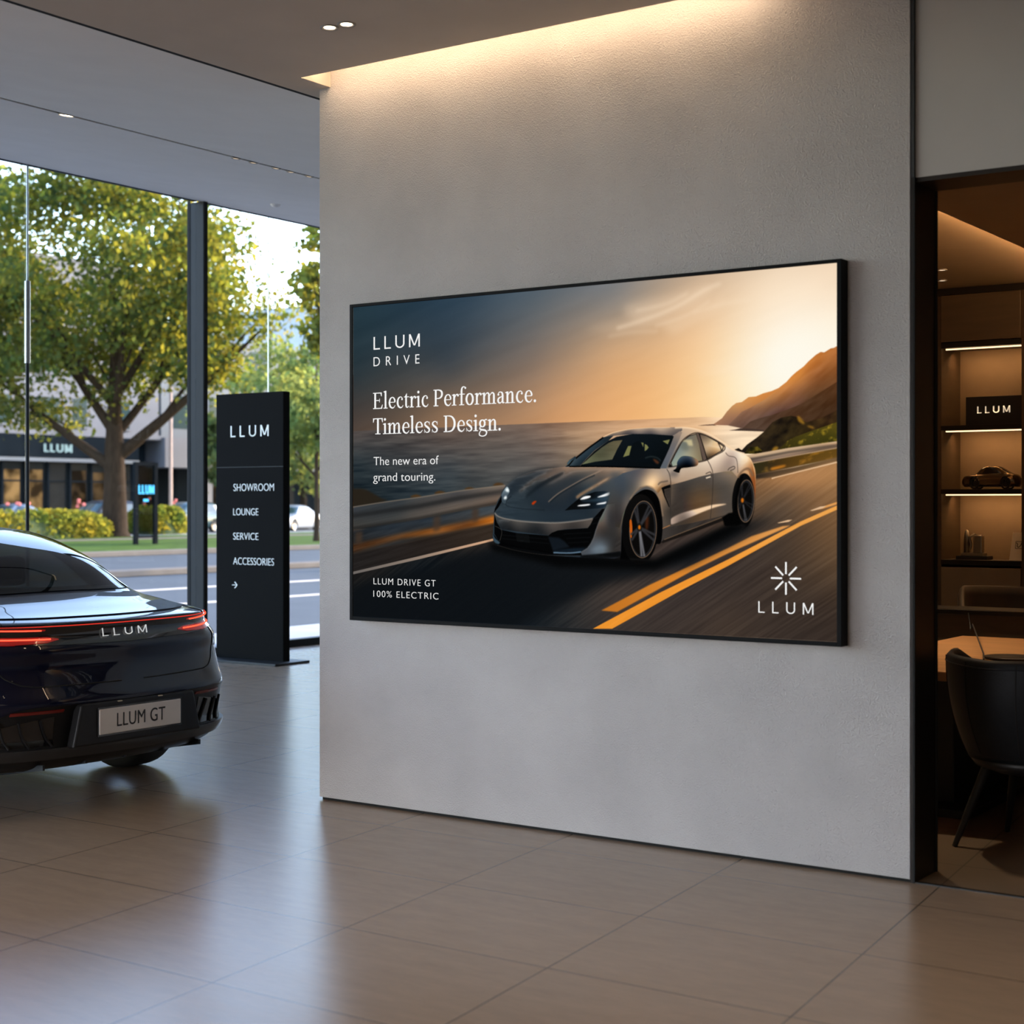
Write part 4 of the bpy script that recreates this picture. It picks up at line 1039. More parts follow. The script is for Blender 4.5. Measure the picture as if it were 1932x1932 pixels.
class CarNet:
    FR = [0.0, .10, .24, .48, .74, .92, 1.0]
    TS = [0.0, .27, .52, .76]
    def __init__(s, rows, n=2.6):
        e = 2.0/n; net = []
        for (a0, Lr, wr, wm, wf, zr, zc, zs, zf, af, Lf) in rows:
            r = []
            for t in s.TS:
                th = t*PI/2
                r.append((a0+Lr*(1-math.cos(th)**e), wr*math.sin(th)**e, zr+(zc-zr)*t))
            A, B = a0+Lr, af-Lf
            ws = [wr, wr*.75+wm*.25+.004, wm*.7+wr*.3, wm, wm*.6+wf*.4, wf, wf*.995]
            zz = [zc, zc*.6+zs*.4, zc*.2+zs*.8, zs, zs, zs*.7+zf*.3, zs*.4+zf*.6]
            for f, w, z in zip(s.FR, ws, zz):
                r.append((A+(B-A)*f, w, z))
            for t in (.76, .52, .27, 0.0):
                th = t*PI/2
                r.append((af-Lf*(1-math.cos(th)**e), wf*math.sin(th)**e, zf))
            net.append(r)
        s.net = np.array(net); s.R, s.C = s.net.shape[:2]
    @staticmethod
    def w4(f):
        return (.5*(-f+2*f*f-f**3), .5*(2-5*f*f+3*f**3), .5*(f+4*f*f-3*f**3), .5*(-f*f+f**3))
    def P(s, u, v):
        """u: column (negative = left half), v: row"""
        sg = 1.0
        if u < 0: sg, u = -1.0, -u
        u = min(max(u, 0), s.C-1-1e-6); v = min(max(v, 0), s.R-1-1e-6)
        i, j = int(u), int(v); wu, wv = s.w4(u-i), s.w4(v-j)
        out = np.zeros(3)
        for a in range(4):
            ri = min(max(j-1+a, 0), s.R-1)
            row = np.zeros(3)
            for b in range(4):
                c = i-1+b
                if c < 0: p = s.net[ri, -c]*np.array([1, -1, 1])
                elif c > s.C-1: p = s.net[ri, 2*(s.C-1)-c]*np.array([1, -1, 1])
                else: p = s.net[ri, c]
                row = row+wu[b]*p
            out = out+wv[a]*row
        return np.array((-out[0], out[1]*sg, out[2]))       # car faces -X
    def N(s, u, v):
        d = .02
        a = s.P(u+d, v)-s.P(u-d, v); b = s.P(u, min(v+d, s.R-1))-s.P(u, max(v-d, 0))
        n = np.cross(a, b); l = np.linalg.norm(n)
        return n/l if l > 1e-9 else np.array((0, 0, 1.0))
    def body(s, su, sv, wheels=(), rw=.36, holes=()):
        """dense shell; wheels: list of a positions; holes: (u0,u1,v0,v1) ranges left open"""
        us = np.linspace(-(s.C-1), s.C-1, 2*(s.C-1)*su+1); vs = np.linspace(0, s.R-1, (s.R-1)*sv+1)
        pts = [[s.P(u, v) for v in vs] for u in us]
        mb = MB(); m = len(vs)
        V = [p.copy() for row in pts for p in row]
        def inarch(p, zc=.345):
            for a in wheels:
                if abs(p[1]) > .45:
                    d = math.hypot(-p[0]-a, p[2]-zc)
                    if d < rw: return (a, d)
            return None
        F = []
        for i in range(len(us)-1):
            uc = .5*(us[i]+us[i+1])
            for j in range(m-1):
                vc = .5*(vs[j]+vs[j+1])
                if any(h(uc, vc) for h in holes): continue
                q = (i*m+j, i*m+j+1, (i+1)*m+j+1, (i+1)*m+j)
                k = sum(1 for t in q if inarch(V[t]))
                if k >= 3: continue
                F.append(q)
        for t, p in enumerate(V):
            h = inarch(p)
            if h:
                a, d = h
                if d > 1e-4:
                    sc_ = rw/d
                    p[0] = -(a+(-p[0]-a)*sc_); p[2] = .345+(p[2]-.345)*sc_
        mb.add([tuple(p) for p in V], F, 0, True)
        return mb
    def patch(s, fu, fv, nu, nv, off=.004, back=.006, clip=None):
        """raised panel following the body: fu(i,j), fv(i,j) with i,j in 0..1 give net coordinates"""
        top, bot = [], []
        for i in np.linspace(0, 1, nu+1):
            a, b = [], []
            for j in np.linspace(0, 1, nv+1):
                u, v = fu(i, j), fv(i, j); p = s.P(u, v); n = s.N(u, v)
                if u < 0 and np.dot(n, p*np.array([0, 1, 0])) < 0 and abs(p[1]) > .5: n = -n if False else n
                a.append(tuple(p+n*off)); b.append(tuple(p-n*back))
            top.append(a); bot.append(b)
        mb = MB(); mb.grid(top)
        edge_t = [top[i][0] for i in range(nu+1)]+[top[nu][j] for j in range(1, nv+1)]+[top[i][nv] for i in range(nu-1, -1, -1)]+[top[0][j] for j in range(nv-1, 0, -1)]
        edge_b = [bot[i][0] for i in range(nu+1)]+[bot[nu][j] for j in range(1, nv+1)]+[bot[i][nv] for i in range(nu-1, -1, -1)]+[bot[0][j] for j in range(nv-1, 0, -1)]
        k = len(edge_t)
        mb.add(edge_t+edge_b, [(i, (i+1) % k, k+(i+1) % k, k+i) for i in range(k)])
        return mb
    def sheet(s, poly, off=.004, back=.006, nu=24, nv=10):
        """panel between a lower and an upper curve given as (u,vlow,vhigh) stations"""
        us = [p[0] for p in poly]; lo = [p[1] for p in poly]; hi = [p[2] for p in poly]
        def fu(i, j): return us[0]+(us[-1]-us[0])*i
        def fv(i, j):
            u = fu(i, j); a = np.interp(u, us, lo); b = np.interp(u, us, hi); return a+(b-a)*j
        return s.patch(fu, fv, nu, nv, off, back)

def wheel_parts(root, loc, side, r=.345, wd=.24, rim_mat=None, spokes=10, seg=40):
    """a wheel with its axle along Y; side=+1 shows its face towards +Y"""
    w = bpy.data.objects.new('wheel', None); link(w, root); w.location = loc; w.empty_display_size = .1
    h = wd/2
    prof = [(r*.72, -h*.92), (r*.80, -h), (r*.93, -h*.96), (r*.99, -h*.72), (r, -h*.4), (r, h*.4), (r*.99, h*.72), (r*.93, h*.96), (r*.80, h), (r*.72, h*.92)]
    mb = MB().lathe(prof, seg, axis='y')
    t = mb.build('tyre', M['rubber'], w)
    rb = MB().lathe([(r*.73, -h*.9), (r*.70, -h*.6), (r*.66, 0), (r*.66, h*.3*side)], seg, axis='y')
    yf = side*h*.82
    rb.lathe([(r*.74, yf*1.05), (r*.70, yf*1.02), (r*.66, yf*.6)], seg, axis='y')
    for k in range(spokes):
        a = 2*PI*k/spokes
        c, s_ = math.cos(a), math.sin(a); p0 = (r*.10*c, r*.10*s_); p1 = (r*.69*c, r*.69*s_); n = (-s_*r*.035, c*r*.035)
        v = []
        for (p, wid, y) in ((p0, 1.2, yf*.86), (p1, .8, yf*.96)):
            for q in (-1, 1):
                for dy in (0, -side*.02): v.append((p[0]+n[0]*wid*q, y+dy, p[1]+n[1]*wid*q))
        rb.add(v, [(0, 2, 6, 4), (1, 5, 7, 3), (0, 4, 5, 1), (2, 3, 7, 6), (4, 6, 7, 5)])
    rb.lathe([(.0001, yf*.92), (r*.13, yf*.90), (r*.15, yf*.75)], 20, axis='y')
    rb.build('rim', rim_mat, w)
    return w

M['reflector_red'] = mat('dull_red_reflector', (.16, .012, .008), .25, 0, .05)
def build_showroom_car():
    net = CarNet(GT_ROWS)
    root = empty('sports_car', (-5.93, 5.345, 0))
    tag(root, 'dark midnight blue fastback sports car seen from behind on the showroom floor', 'car')
    paint = mat('midnight_blue_paint', (0.0022, 0.0034, 0.0145), 0.4, 0.0, 0.0, coat=.72, coat_rough=.012, spec=.06)
    gloss = mat('gloss_black_trim', (0.004, 0.004, 0.005), 0.12, 0.0, 0.0, coat=.6)
    satin = mat('matt_black_trim', (0.006, 0.006, 0.0065), 0.42, 0.0, 0.05, spec=.3)
    seam = M['gap']
    red = mat('red_lamp_lens', (0.16, 0.006, 0.006), 0.15, 0, 0, coat=.8, emit=(1, .03, .02), estr=.16)
    lit = mat_emit('lit_tail_light', (1.0, 0.075, 0.035), 2.6)
    dim = mat_emit('lit_tail_bar', (0.95, 0.05, 0.03), .75)
    tint = mat_glass('tinted_car_glass', (.16, .18, .17), 1.0, 1.5)
    rim = mat('dark_alloy', (.10, .10, .105), .3, .9, .03)
    VG0, VG1 = 13.06, 15.02
    def glass_u(v): return 2.15 + .25*(v-VG0)/(VG1-VG0)
    hole_r = lambda u, v: VG0+.10 < v < VG1-.10 and abs(u) < glass_u(v)-.10
    hole_s = lambda u, v: 13.15 < v < 14.75 and 4.55 < abs(u) < 9.6
    hole_f = lambda u, v: 13.1 < v < 14.85 and abs(u) > 11.2
    shell = net.body(6, 5, wheels=(1.03, 3.93), rw=.385, holes=(hole_r, hole_s, hole_f)).build('body_shell', paint, root, weld=.0005)
    # underside and wheel housings
    und = MB().box((-4.75, -.62, .15), (-.80, .62, .23)).box((-4.6, -.66, .2), (-.6, .66, .52))
    und.build('underbody', satin, root)
    # glass
    net.patch(lambda i, j: (2*i-1)*glass_u(VG0+(VG1-VG0)*j), lambda i, j: VG0+(VG1-VG0)*j, 28, 10, .005, .004).build('rear_window', tint, root)
    for sgn in (1, -1):
        net.patch(lambda i, j: sgn*(4.45+5.25*i), lambda i, j: 13.08+1.72*j, 24, 6, .005, .004).build('side_window', tint, root)
    net.patch(lambda i, j: 14.0-2.85+5.7*i if False else (11.1+2.9*i), lambda i, j: 13.02+1.9*j, 8, 8, .005, .004).build('windscreen', tint, root)
    net.patch(lambda i, j: -(11.1+2.9*i), lambda i, j: 13.02+1.9*j, 8, 8, .005, .004).build('windscreen', tint, root)
    # cabin seen through the glass
    cab = MB().box((-3.3, -.70, .5), (-.95, .70, .93))
    cab.build('cabin_floor', satin, root, bevel=.03)
    for y in (-.38, .38):
        st = MB().box((-1.70, y-.24, .60), (-1.45, y+.24, 1.02)).build('rear_seat', satin, root, bevel=.05, seg=3)
        MB().box((-1.64, y-.14, 1.03), (-1.50, y+.14, 1.20)).build('headrest', satin, st, bevel=.04, seg=3)
        st = MB().box((-2.60, y-.25, .55), (-2.32, y+.25, 1.08)).build('front_seat', satin, root, bevel=.05, seg=3)
        MB().box((-2.52, y-.13, 1.09), (-2.36, y+.13, 1.27)).build('headrest', satin, st, bevel=.04, seg=3)
    # tail: gloss band, light bar, lamps
    net.sheet([(-2.30, 9.0, 10.35), (-1.6, 8.50, 10.35), (-.9, 8.35, 10.35), (0, 8.30, 10.35), (.9, 8.35, 10.35), (1.6, 8.50, 10.35), (2.30, 9.0, 10.35)], .003, .004, 48, 8).build('tail_band', gloss, root)
    net.sheet([(-2.6, 10.12, 10.27), (0, 10.10, 10.27), (2.6, 10.12, 10.27)], .007, .004, 48, 2).build('light_bar', dim, root)
    for sgn in (1, -1):
        def fl(l): return l if sgn > 0 else l[::-1]
        lamp = net.sheet(fl([(sgn*.80, 8.72, 8.80), (sgn*.95, 8.52, 9.02), (sgn*1.5, 8.45, 9.05), (sgn*2.6, 8.60, 9.30), (sgn*3.2, 8.8, 9.35), (sgn*3.4, 9.0, 9.2)]), .006, .004, 36, 6).build('tail_lamp', red, root)
        net.sheet(fl([(sgn*.90, 8.72, 8.80), (sgn*2.6, 8.84, 8.95), (sgn*3.2, 8.98, 9.10)]), .011, .002, 30, 2).build('lit_strip', lit, lamp)
        l2 = net.sheet(fl([(sgn*1.02, 9.62, 9.74), (sgn*1.12, 9.58, 9.80), (sgn*2.5, 9.68, 9.98), (sgn*3.2, 9.75, 10.0)]), .006, .004, 36, 3).build('tail_lamp', red, root)
        net.sheet(fl([(sgn*1.08, 9.66, 9.72), (sgn*2.5, 9.79, 9.88), (sgn*3.15, 9.85, 9.95)]), .011, .002, 30, 2).build('lit_strip', lit, l2)
    # wordmark on the tail
    pm = net.P(0, 8.72); pt_ = net.P(0, 9.30)
    up_ = Vector(pt_-pm).normalized()
    lettering('tail_wordmark', wordmark(.042, .5), ((pm[0]+.0040, -.142, pm[2]+.006), (0, 1, 0), tuple(up_)), mat('glowing_silver_badge', (.8, .8, .78), .25, .9, 0, emit=(.9, .9, .88), estr=.4), root, width=.285, height=.040, depth=.003)  # badge given its own glow so the letters look brightly lit
    # seams: boot lid and bumper
    for sgn in (1, -1):
        pts = [(1.86, 11.3), (1.90, 9.4), (1.95, 8.5), (1.80, 7.4), (1.55, 6.5), (1.35, 6.15), (1.15, 6.02), (0, 5.98)]
        q = []
        for (u0, v0), (u1, v1) in zip(pts[:-1], pts[1:]):
            for t in np.linspace(0, 1, 8, endpoint=False):
                u, v = u0+(u1-u0)*t, v0+(v1-v0)*t
                q.append(tuple(net.P(sgn*u, v)+net.N(sgn*u, v)*.0008))
        MB().tube(q, .0032, 6).build('boot_seam', seam, root)
        pts = [(1.86, 11.3), (2.3, 12.0), (2.75, 12.6)]
        q = [tuple(net.P(sgn*np.interp(t, [0, 1, 2], [p[0] for p in pts]), np.interp(t, [0, 1, 2], [p[1] for p in pts]))) for t in np.linspace(0, 2, 14)]
        MB().tube(q, .003, 6).build('boot_seam', seam, root)
    # spoiler lip panel across the boot lid
    net.sheet([(-2.1, 11.55, 12.88), (-1.0, 11.45, 12.93), (0, 11.42, 12.94), (1.0, 11.45, 12.93), (2.1, 11.55, 12.88)], .006, .006, 40, 8).build('rear_spoiler', paint, root)
    # lower bumper in black with the number plate
    low = [(-3.2, 1.0, 1.5), (-2.6, .9, 2.35), (-2.0, .8, 3.6), (-1.55, .75, 4.55), (-1.25, .7, 4.78), (0, .6, 4.82), (1.8, .7, 4.80), (2.5, .8, 4.72), (2.9, .9, 4.4), (3.3, 1.0, 3.2), (3.5, 1.0, 2.3)]
    net.sheet(low, .003, .006, 60, 14).build('lower_bumper', satin, root)
    net.sheet([(-3.45, 1.85, 2.25), (-2.9, 1.78, 2.3), (0, 1.72, 2.3), (2.9, 1.78, 2.3), (3.45, 1.85, 2.25)], .022, .01, 60, 5).build('diffuser_lip', mat('diffuser_edge', (.016, .016, .017), .3, 0, .05), root)  # lip coloured lighter than the bumper in place of an edge highlight
    for sgn in (1, -1):
        rf = [(sgn*.86, 4.22, 4.46), (sgn*1.62, 4.16, 4.40)]
        net.sheet(rf if sgn > 0 else rf[::-1], .008, .003, 12, 2).build('reflector', M['reflector_red'], root)
        vt = [(sgn*.95, 2.5, 3.95), (sgn*1.9, 2.5, 3.5)]
        net.sheet(vt if sgn > 0 else vt[::-1], .006, .003, 12, 6).build('air_outlet', gloss, root)
        for u in (.98, 1.3, 1.62):
            q = [tuple(net.P(sgn*(u+.16*t), 2.45+1.35*t)+net.N(sgn*(u+.16*t), 2.45+1.35*t)*.012) for t in np.linspace(0, 1, 6)]
            MB().tube(q, .007, 6).build('outlet_fin', satin, root)
    for y in (-.5, -.25, 0, .25, .5):
        MB().prism([(-.62, .16), (-.10, .245), (-.10, .27), (-.62, .26)], y-.006, y+.006).build('diffuser_fin', satin, root)
    rec = MB(); hx = .36
    rec.prism([(-hx-.05, .345), (hx+.05, .345), (hx, .548), (-hx, .548)], -.055, .004, axis='x')
    rec.build('plate_recess', satin, root, bevel=.012, seg=3)
    pl = MB().box((.0045, -.262, .392), (.0125, .262, .515)).build('number_plate', mat('brushed_plate', (.62, .58, .54), .42, .25, .04, 6), root, bevel=.004)
    MB().box((.0043, -.270, .384), (.009, .270, .523)).build('plate_frame', gloss, root)
    lettering('plate_text', text_mesh('LLUM GT', space=1.05), ((.0128, -.155, .422), (0, 1, 0), (0, 0, 1)), M['black'], pl, width=.31, height=.066, depth=.001)
    # lamps that light the number plate
    for y in (-.13, .13):
        MB().box((-.004, y-.012, .541), (.010, y+.012, .545)).build('plate_lamp', mat_emit('plate_lamp_glow', (1, .82, .6), .12), root)
    for a in (1.03, 3.93):
        for sgn in (1, -1):
            wheel_parts(root, (-a, sgn*.835, .345), sgn, rim_mat=rim)
    for sgn in (1, -1):
        m_ = MB().tube([(-3.02, sgn*.86, 1.0), (-3.05, sgn*.98, 1.04), (-3.06, sgn*1.06, 1.04)], [.03, .07, .05], 12)
        m_.build('door_mirror', paint, root)
    return root
build_showroom_car()

def build_plain_car(name, rows, loc, heading, label, paint, glass, scale=1.0, group=None, su=3, sv=3, tail=True, trim=None, seatless=True, cat='car'):
    net = CarNet(rows)
    root = empty(name, loc, heading)
    root.scale = (scale, scale, scale)
    tag(root, label, cat, group)
    R = net.R; vg = R-5                                    # waist row
    a_r, a_f = .95, net.net[3, -1, 0]-.95
    net.body(su, sv, wheels=(a_r, a_f), rw=.37).build('body_shell', paint, root, weld=.0005)
    MB().box((-(a_f+.6), -.74, .16), (-.35, .74, .45)).build('underbody', M['rubber'], root)
    for sgn in (1, -1):
        net.patch(lambda i, j: sgn*(4.4+5.2*i), lambda i, j: vg+.15+1.6*j, 16, 4, .006, .004).build('side_window', glass, root)
        net.patch(lambda i, j: sgn*(11.0+3.0*i), lambda i, j: vg+.08+1.8*j, 8, 5, .006, .004).build('windscreen', glass, root)
    net.patch(lambda i, j: (2*i-1)*2.4, lambda i, j: vg+.1+1.8*j, 16, 5, .006, .004).build('rear_window', glass, root)
    for a in (a_r, a_f):
        for sgn in (1, -1):
            wheel_parts(root, (-a, sgn*.78, .335), sgn, r=.335, wd=.22, rim_mat=M['chrome'] if trim is None else trim, spokes=8, seg=24)
    for sgn in (1, -1):
        s1 = [(sgn*1.6, vg-2.6, vg-1.9), (sgn*3.2, vg-2.5, vg-1.8)]
        net.sheet(s1 if sgn > 0 else s1[::-1], .006, .004, 8, 2).build('tail_lamp', M['tail_red'] if trim is None else paint, root)
        s2 = [(sgn*11.4, vg-2.9, vg-2.2), (sgn*12.6, vg-2.9, vg-2.2)]
        net.sheet(s2 if sgn > 0 else s2[::-1], .006, .004, 8, 2).build('head_lamp', M['lamp_clear'] if trim is None else paint, root)
    return root
M['tail_red'] = mat('tail_lamp_red', (.35, .02, .015), .25, 0, 0, emit=(1, .1, .05), estr=.3)
M['lamp_clear'] = mat('head_lamp_clear', (.7, .72, .75), .15, .2, 0)

# ------------------------------------------------------------------ the street outside
M['asphalt'] = mat('street_asphalt', (.055, .064, .075), .8, 0, .12, .6, .2, 60, spec=.25)
M['paving'] = mat('pavement_slabs', (.33, .345, .36), .8, 0, .06, 2)
M['road_paint'] = mat('road_paint', (.50, .43, .36), .7, 0, .1, 3)
M['kerb'] = mat('kerb_stone', (.16, .135, .115), .8, 0, .1, 2, spec=.1)
M['lawn'] = mat('lawn_green', (.060, .10, .018), .9, 0, .35, 1.2, spec=.05)
M['facade'] = mat('pale_facade_render', (.18, .18, .195), .85, 0, .06, .5)
M['facade_grey'] = mat('grey_facade_panels', (.16, .175, .19), .8, 0, .06, .5)
M['shop_dark'] = mat('dark_shop_cladding', (.010, .014, .018), .8, 0, .1, 1, spec=0.0)
M['shop_glass'] = mat('dark_shop_glass', (.010, .013, .015), .3, 0, .1, .4, spec=.06)
M['win_glass'] = mat('blue_green_window_glass', (.035, .06, .06), .2, 0, .15, .3, spec=.1)
def mat_room(name, col, strength, scale):
    m = mat_emit(name, col, 0.0)
    nt = m.node_tree; e = [n for n in nt.nodes if n.type == 'EMISSION'][0]
    tc = nt.nodes.new('ShaderNodeTexCoord'); n = nt.nodes.new('ShaderNodeTexNoise'); n.inputs['Scale'].default_value = scale; n.inputs['Detail'].default_value = 2
    r = nt.nodes.new('ShaderNodeMapRange'); r.inputs[1].default_value = .42; r.inputs[2].default_value = .70; r.inputs[3].default_value = strength*.08; r.inputs[4].default_value = strength
    nt.links.new(tc.outputs['Object'], n.inputs['Vector']); nt.links.new(n.outputs['Fac'], r.inputs[0]); nt.links.new(r.outputs[0], e.inputs[1])
    return m
M['warm_room'] = mat_room('lit_shop_interior', (1.0, .60, .24), .55, .9)
M['warm_room_dim'] = mat_room('dim_shop_interior', (.9, .55, .25), .22, .8)
M['bark'] = mat('tree_bark', (.030, .019, .012), .9, 0, .35, 5, .6, 9, stretch=(3, 3, .6), spec=.1)
M['sign_cyan'] = mat_emit('pale_lit_letters', (.60, .86, .92), .9)
M['neon'] = mat_emit('blue_neon', (.10, .55, 1.0), 2.6)

def mat_leaf(name, col, tr):
    m = bpy.data.materials.new(name); m.use_nodes = True
    nt = m.node_tree; nt.nodes.clear(); N = nt.nodes; L = nt.links
    o = N.new('ShaderNodeOutputMaterial'); d = N.new('ShaderNodeBsdfDiffuse'); t = N.new('ShaderNodeBsdfTranslucent')
    mx = N.new('ShaderNodeMixShader'); mx.inputs[0].default_value = .5
    tc = N.new('ShaderNodeTexCoord'); n = N.new('ShaderNodeTexNoise'); n.inputs['Scale'].default_value = 1.1; n.inputs['Detail'].default_value = 4
    L.new(tc.outputs['Object'], n.inputs['Vector'])
    for (sh, c) in ((d, col), (t, tr)):
        r = N.new('ShaderNodeValToRGB'); r.color_ramp.elements[0].position = .35; r.color_ramp.elements[1].position = .65
        r.color_ramp.elements[0].color = (c[0]*.6, c[1]*.8, c[2]*.9, 1); r.color_ramp.elements[1].color = (min(1, c[0]*1.35), min(1, c[1]*1.1), c[2]*.9, 1)
        L.new(n.outputs['Fac'], r.inputs[0]); L.new(r.outputs[0], sh.inputs[0])
    L.new(d.outputs[0], mx.inputs[1]); L.new(t.outputs[0], mx.inputs[2]); L.new(mx.outputs[0], o.inputs[0])
    return m
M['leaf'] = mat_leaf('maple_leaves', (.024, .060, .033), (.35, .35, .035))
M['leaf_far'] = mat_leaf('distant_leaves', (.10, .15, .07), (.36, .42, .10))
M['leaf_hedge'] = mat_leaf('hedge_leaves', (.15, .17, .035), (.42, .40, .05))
M['flower'] = mat('pink_flowers', (.75, .18, .16), .7, 0, .2, 8)

GZ = -.03
struct(MB().box((-140, -60, GZ-.2), (-11.36, 190, GZ)).build('street', M['asphalt']))
struct(MB().box((-13.3, -30, GZ), (-11.40, 80, GZ+.02)).build('pavement', M['paving']))
for k, (x, wd) in enumerate(((-17.8, .14), (-21.1, .16))):
    struct(MB().box((x-wd, -30, GZ), (x+wd, 90, GZ+.006)).build('lane_line', M['road_paint']))
struct(MB().box((-25.9, -30, GZ), (-25.3, 110, GZ+.13)).build('median_kerb', M['kerb'], bevel=.02))
struct(MB().box((-35.7, -30, GZ), (-35.25, 120, GZ+.15)).build('kerb', M['kerb'], bevel=.02))
struct(MB().box((-52.5, -30, GZ), (-35.7, 120, GZ+.13)).build('lawn', M['lawn']))
struct(MB().box((-48.6, -30, GZ+.13), (-47.0, 120, GZ+.145)).build('footpath', M['kerb']))
struct(MB().box((-58.0, -30, GZ), (-52.5, 120, GZ+.03)).build('side_street', M['paving']))
struct(MB().box((-71.5, -30, GZ), (-66.0, 160, GZ+.12)).build('far_pavement', M['paving']))

# ---- buildings
XB = -72.0
def building(name, label, y0, y1, h, depth, wall):
    root = empty(name, (XB, .5*(y0+y1), 0)); tag(root, label, 'building')
    return root
def rel(root, mb_pts):
    return mb_pts
bA = building('shop_building', 'pale apartment building with a dark shop front and lit white wordmark, behind the big tree', 30, 66, 15, 14, None)
ob = bA.location
def bbox(mb, x0, y0, z0, x1, y1, z1, root):
    o = root.location
    return mb.box((x0-o.x, y0-o.y, z0-o.z), (x1-o.x, y1-o.y, z1-o.z))
bbox(MB(), XB-14, 30, 5.3, XB, 66.4, 15.5, bA).build('upper_wall', M['facade'], bA)
bbox(MB(), XB-14, 30, GZ, XB-1.2, 66.4, 5.3, bA).build('ground_wall', M['shop_dark'], bA)
bbox(MB(), XB-1.2, 30, 4.1, XB+.25, 64.6, 5.35, bA).build('sign_band', M['shop_dark'], bA)
bbox(MB(), XB-1.0, 30, 3.86, XB+.3, 64.6, 4.06, bA).build('canopy_edge', M['facade_grey'], bA)
bbox(MB(), XB, 30, 5.35, XB+.2, 66.4, 5.6, bA).build('string_course', M['facade'], bA)
a_, b_ = (57.640, 4.386), (59.587, 4.438); t_ = (57.640, 4.845)
lettering('shop_wordmark', wordmark(.09, .22), ((XB+.27-ob.x, a_[0]-ob.y, a_[1]), (0, 1, 0), (0, 0, 1)), M['sign_cyan'], bA, width=b_[0]-a_[0], height=t_[1]-a_[1], depth=.06)
yy = 47.5; k = 0
while yy < 64.2:
    f = bbox(MB(), XB-.55, yy, GZ+.1, XB-.4, yy+1.5, 3.86, bA).build('shop_window', M['shop_glass'], bA)
    if k in (5, 6, 8): 
        bbox(MB(), XB-.40, yy+.15, .5, XB-.37, yy+1.25, 3.4, bA).build('lit_interior', M['warm_room'] if k != 8 else M['warm_room_dim'], f)
    elif k in (3, 9, 10):
        bbox(MB(), XB-.40, yy+.2, .8, XB-.37, yy+1.2, 3.3, bA).build('lit_interior', M['warm_room_dim'], f)
    bbox(MB(), XB-.40, yy-.07, GZ+.1, XB-.2, yy+.07, 3.86, bA).build('mullion', M['shop_dark'], bA)
    bbox(MB(), XB-.37, yy, 2.72, XB-.3, yy+1.5, 2.82, bA).build('transom', M['shop_dark'], bA)
    yy += 1.55; k += 1
for row, (z0, z1) in enumerate(((5.9, 7.5), (8.9, 10.5), (11.9, 13.5))):
    y = 47.0
    k = 0
    while y < 65:
        wd = (1.5, 1.0)[k % 2]
        f = bbox(MB(), XB-.1, y, z0, XB+.015, y+wd, z1, bA).build('window', M['win_glass'], bA)
        bbox(MB(), XB+.015, y-.06, z0-.1, XB+.09, y+wd+.06, z0, bA).build('sill', M['facade'], f)
        y += wd+(1.0, 1.7)[k % 2]; k += 1
bB = building('office_building', 'grey panelled office building with recessed columns, behind the lit sign stand', 66.6, 118, 14, 14, None)
bbox(MB(), XB-13, 66.6, 5.5, XB, 118, 11.8, bB).build('upper_wall', M['facade_grey'], bB)
bbox(MB(), XB-13, 66.6, GZ, XB-2.6, 118, 5.5, bB).build('ground_wall', M['shop_dark'], bB)
bbox(MB(), XB-2.6, 66.6, 3.7, XB+.35, 118, 5.5, bB).build('grey_band', M['facade'], bB)
for y in (70.2, 75.9, 83, 90, 97, 104, 111):
    bbox(MB(), XB-.6, y, GZ, XB, y+.7, 3.7, bB).build('column', M['facade'], bB)
for (y, m_) in ((72, 'warm_room_dim'), (77.5, 'warm_room_dim'), (79.5, 'shop_glass'), (86, 'shop_glass'), (93, 'warm_room_dim'), (100, 'shop_glass')):
    bbox(MB(), XB-2.6, y, .3, XB-2.5, y+1.6, 3.3, bB).build('shop_window', M[m_], bB)
for z0 in (6.1, 9.3):
    for y in (67.6, 70.6, 74.2, 77.2, 81, 85, 89, 93, 97, 101, 105, 109):
        bbox(MB(), XB-.05, y, z0, XB+.02, y+1.5, z0+2.0, bB).build('window', M['win_glass'], bB)
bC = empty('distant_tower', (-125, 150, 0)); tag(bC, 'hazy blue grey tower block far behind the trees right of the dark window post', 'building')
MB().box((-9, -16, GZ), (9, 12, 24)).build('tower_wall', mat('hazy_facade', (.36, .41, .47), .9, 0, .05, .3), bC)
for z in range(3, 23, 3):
    MB().box((9.0, -15, z), (9.08, 11, z+1.3)).build('window_row', mat('hazy_glass', (.22, .27, .33), .4, 0, .1, .4), bC)

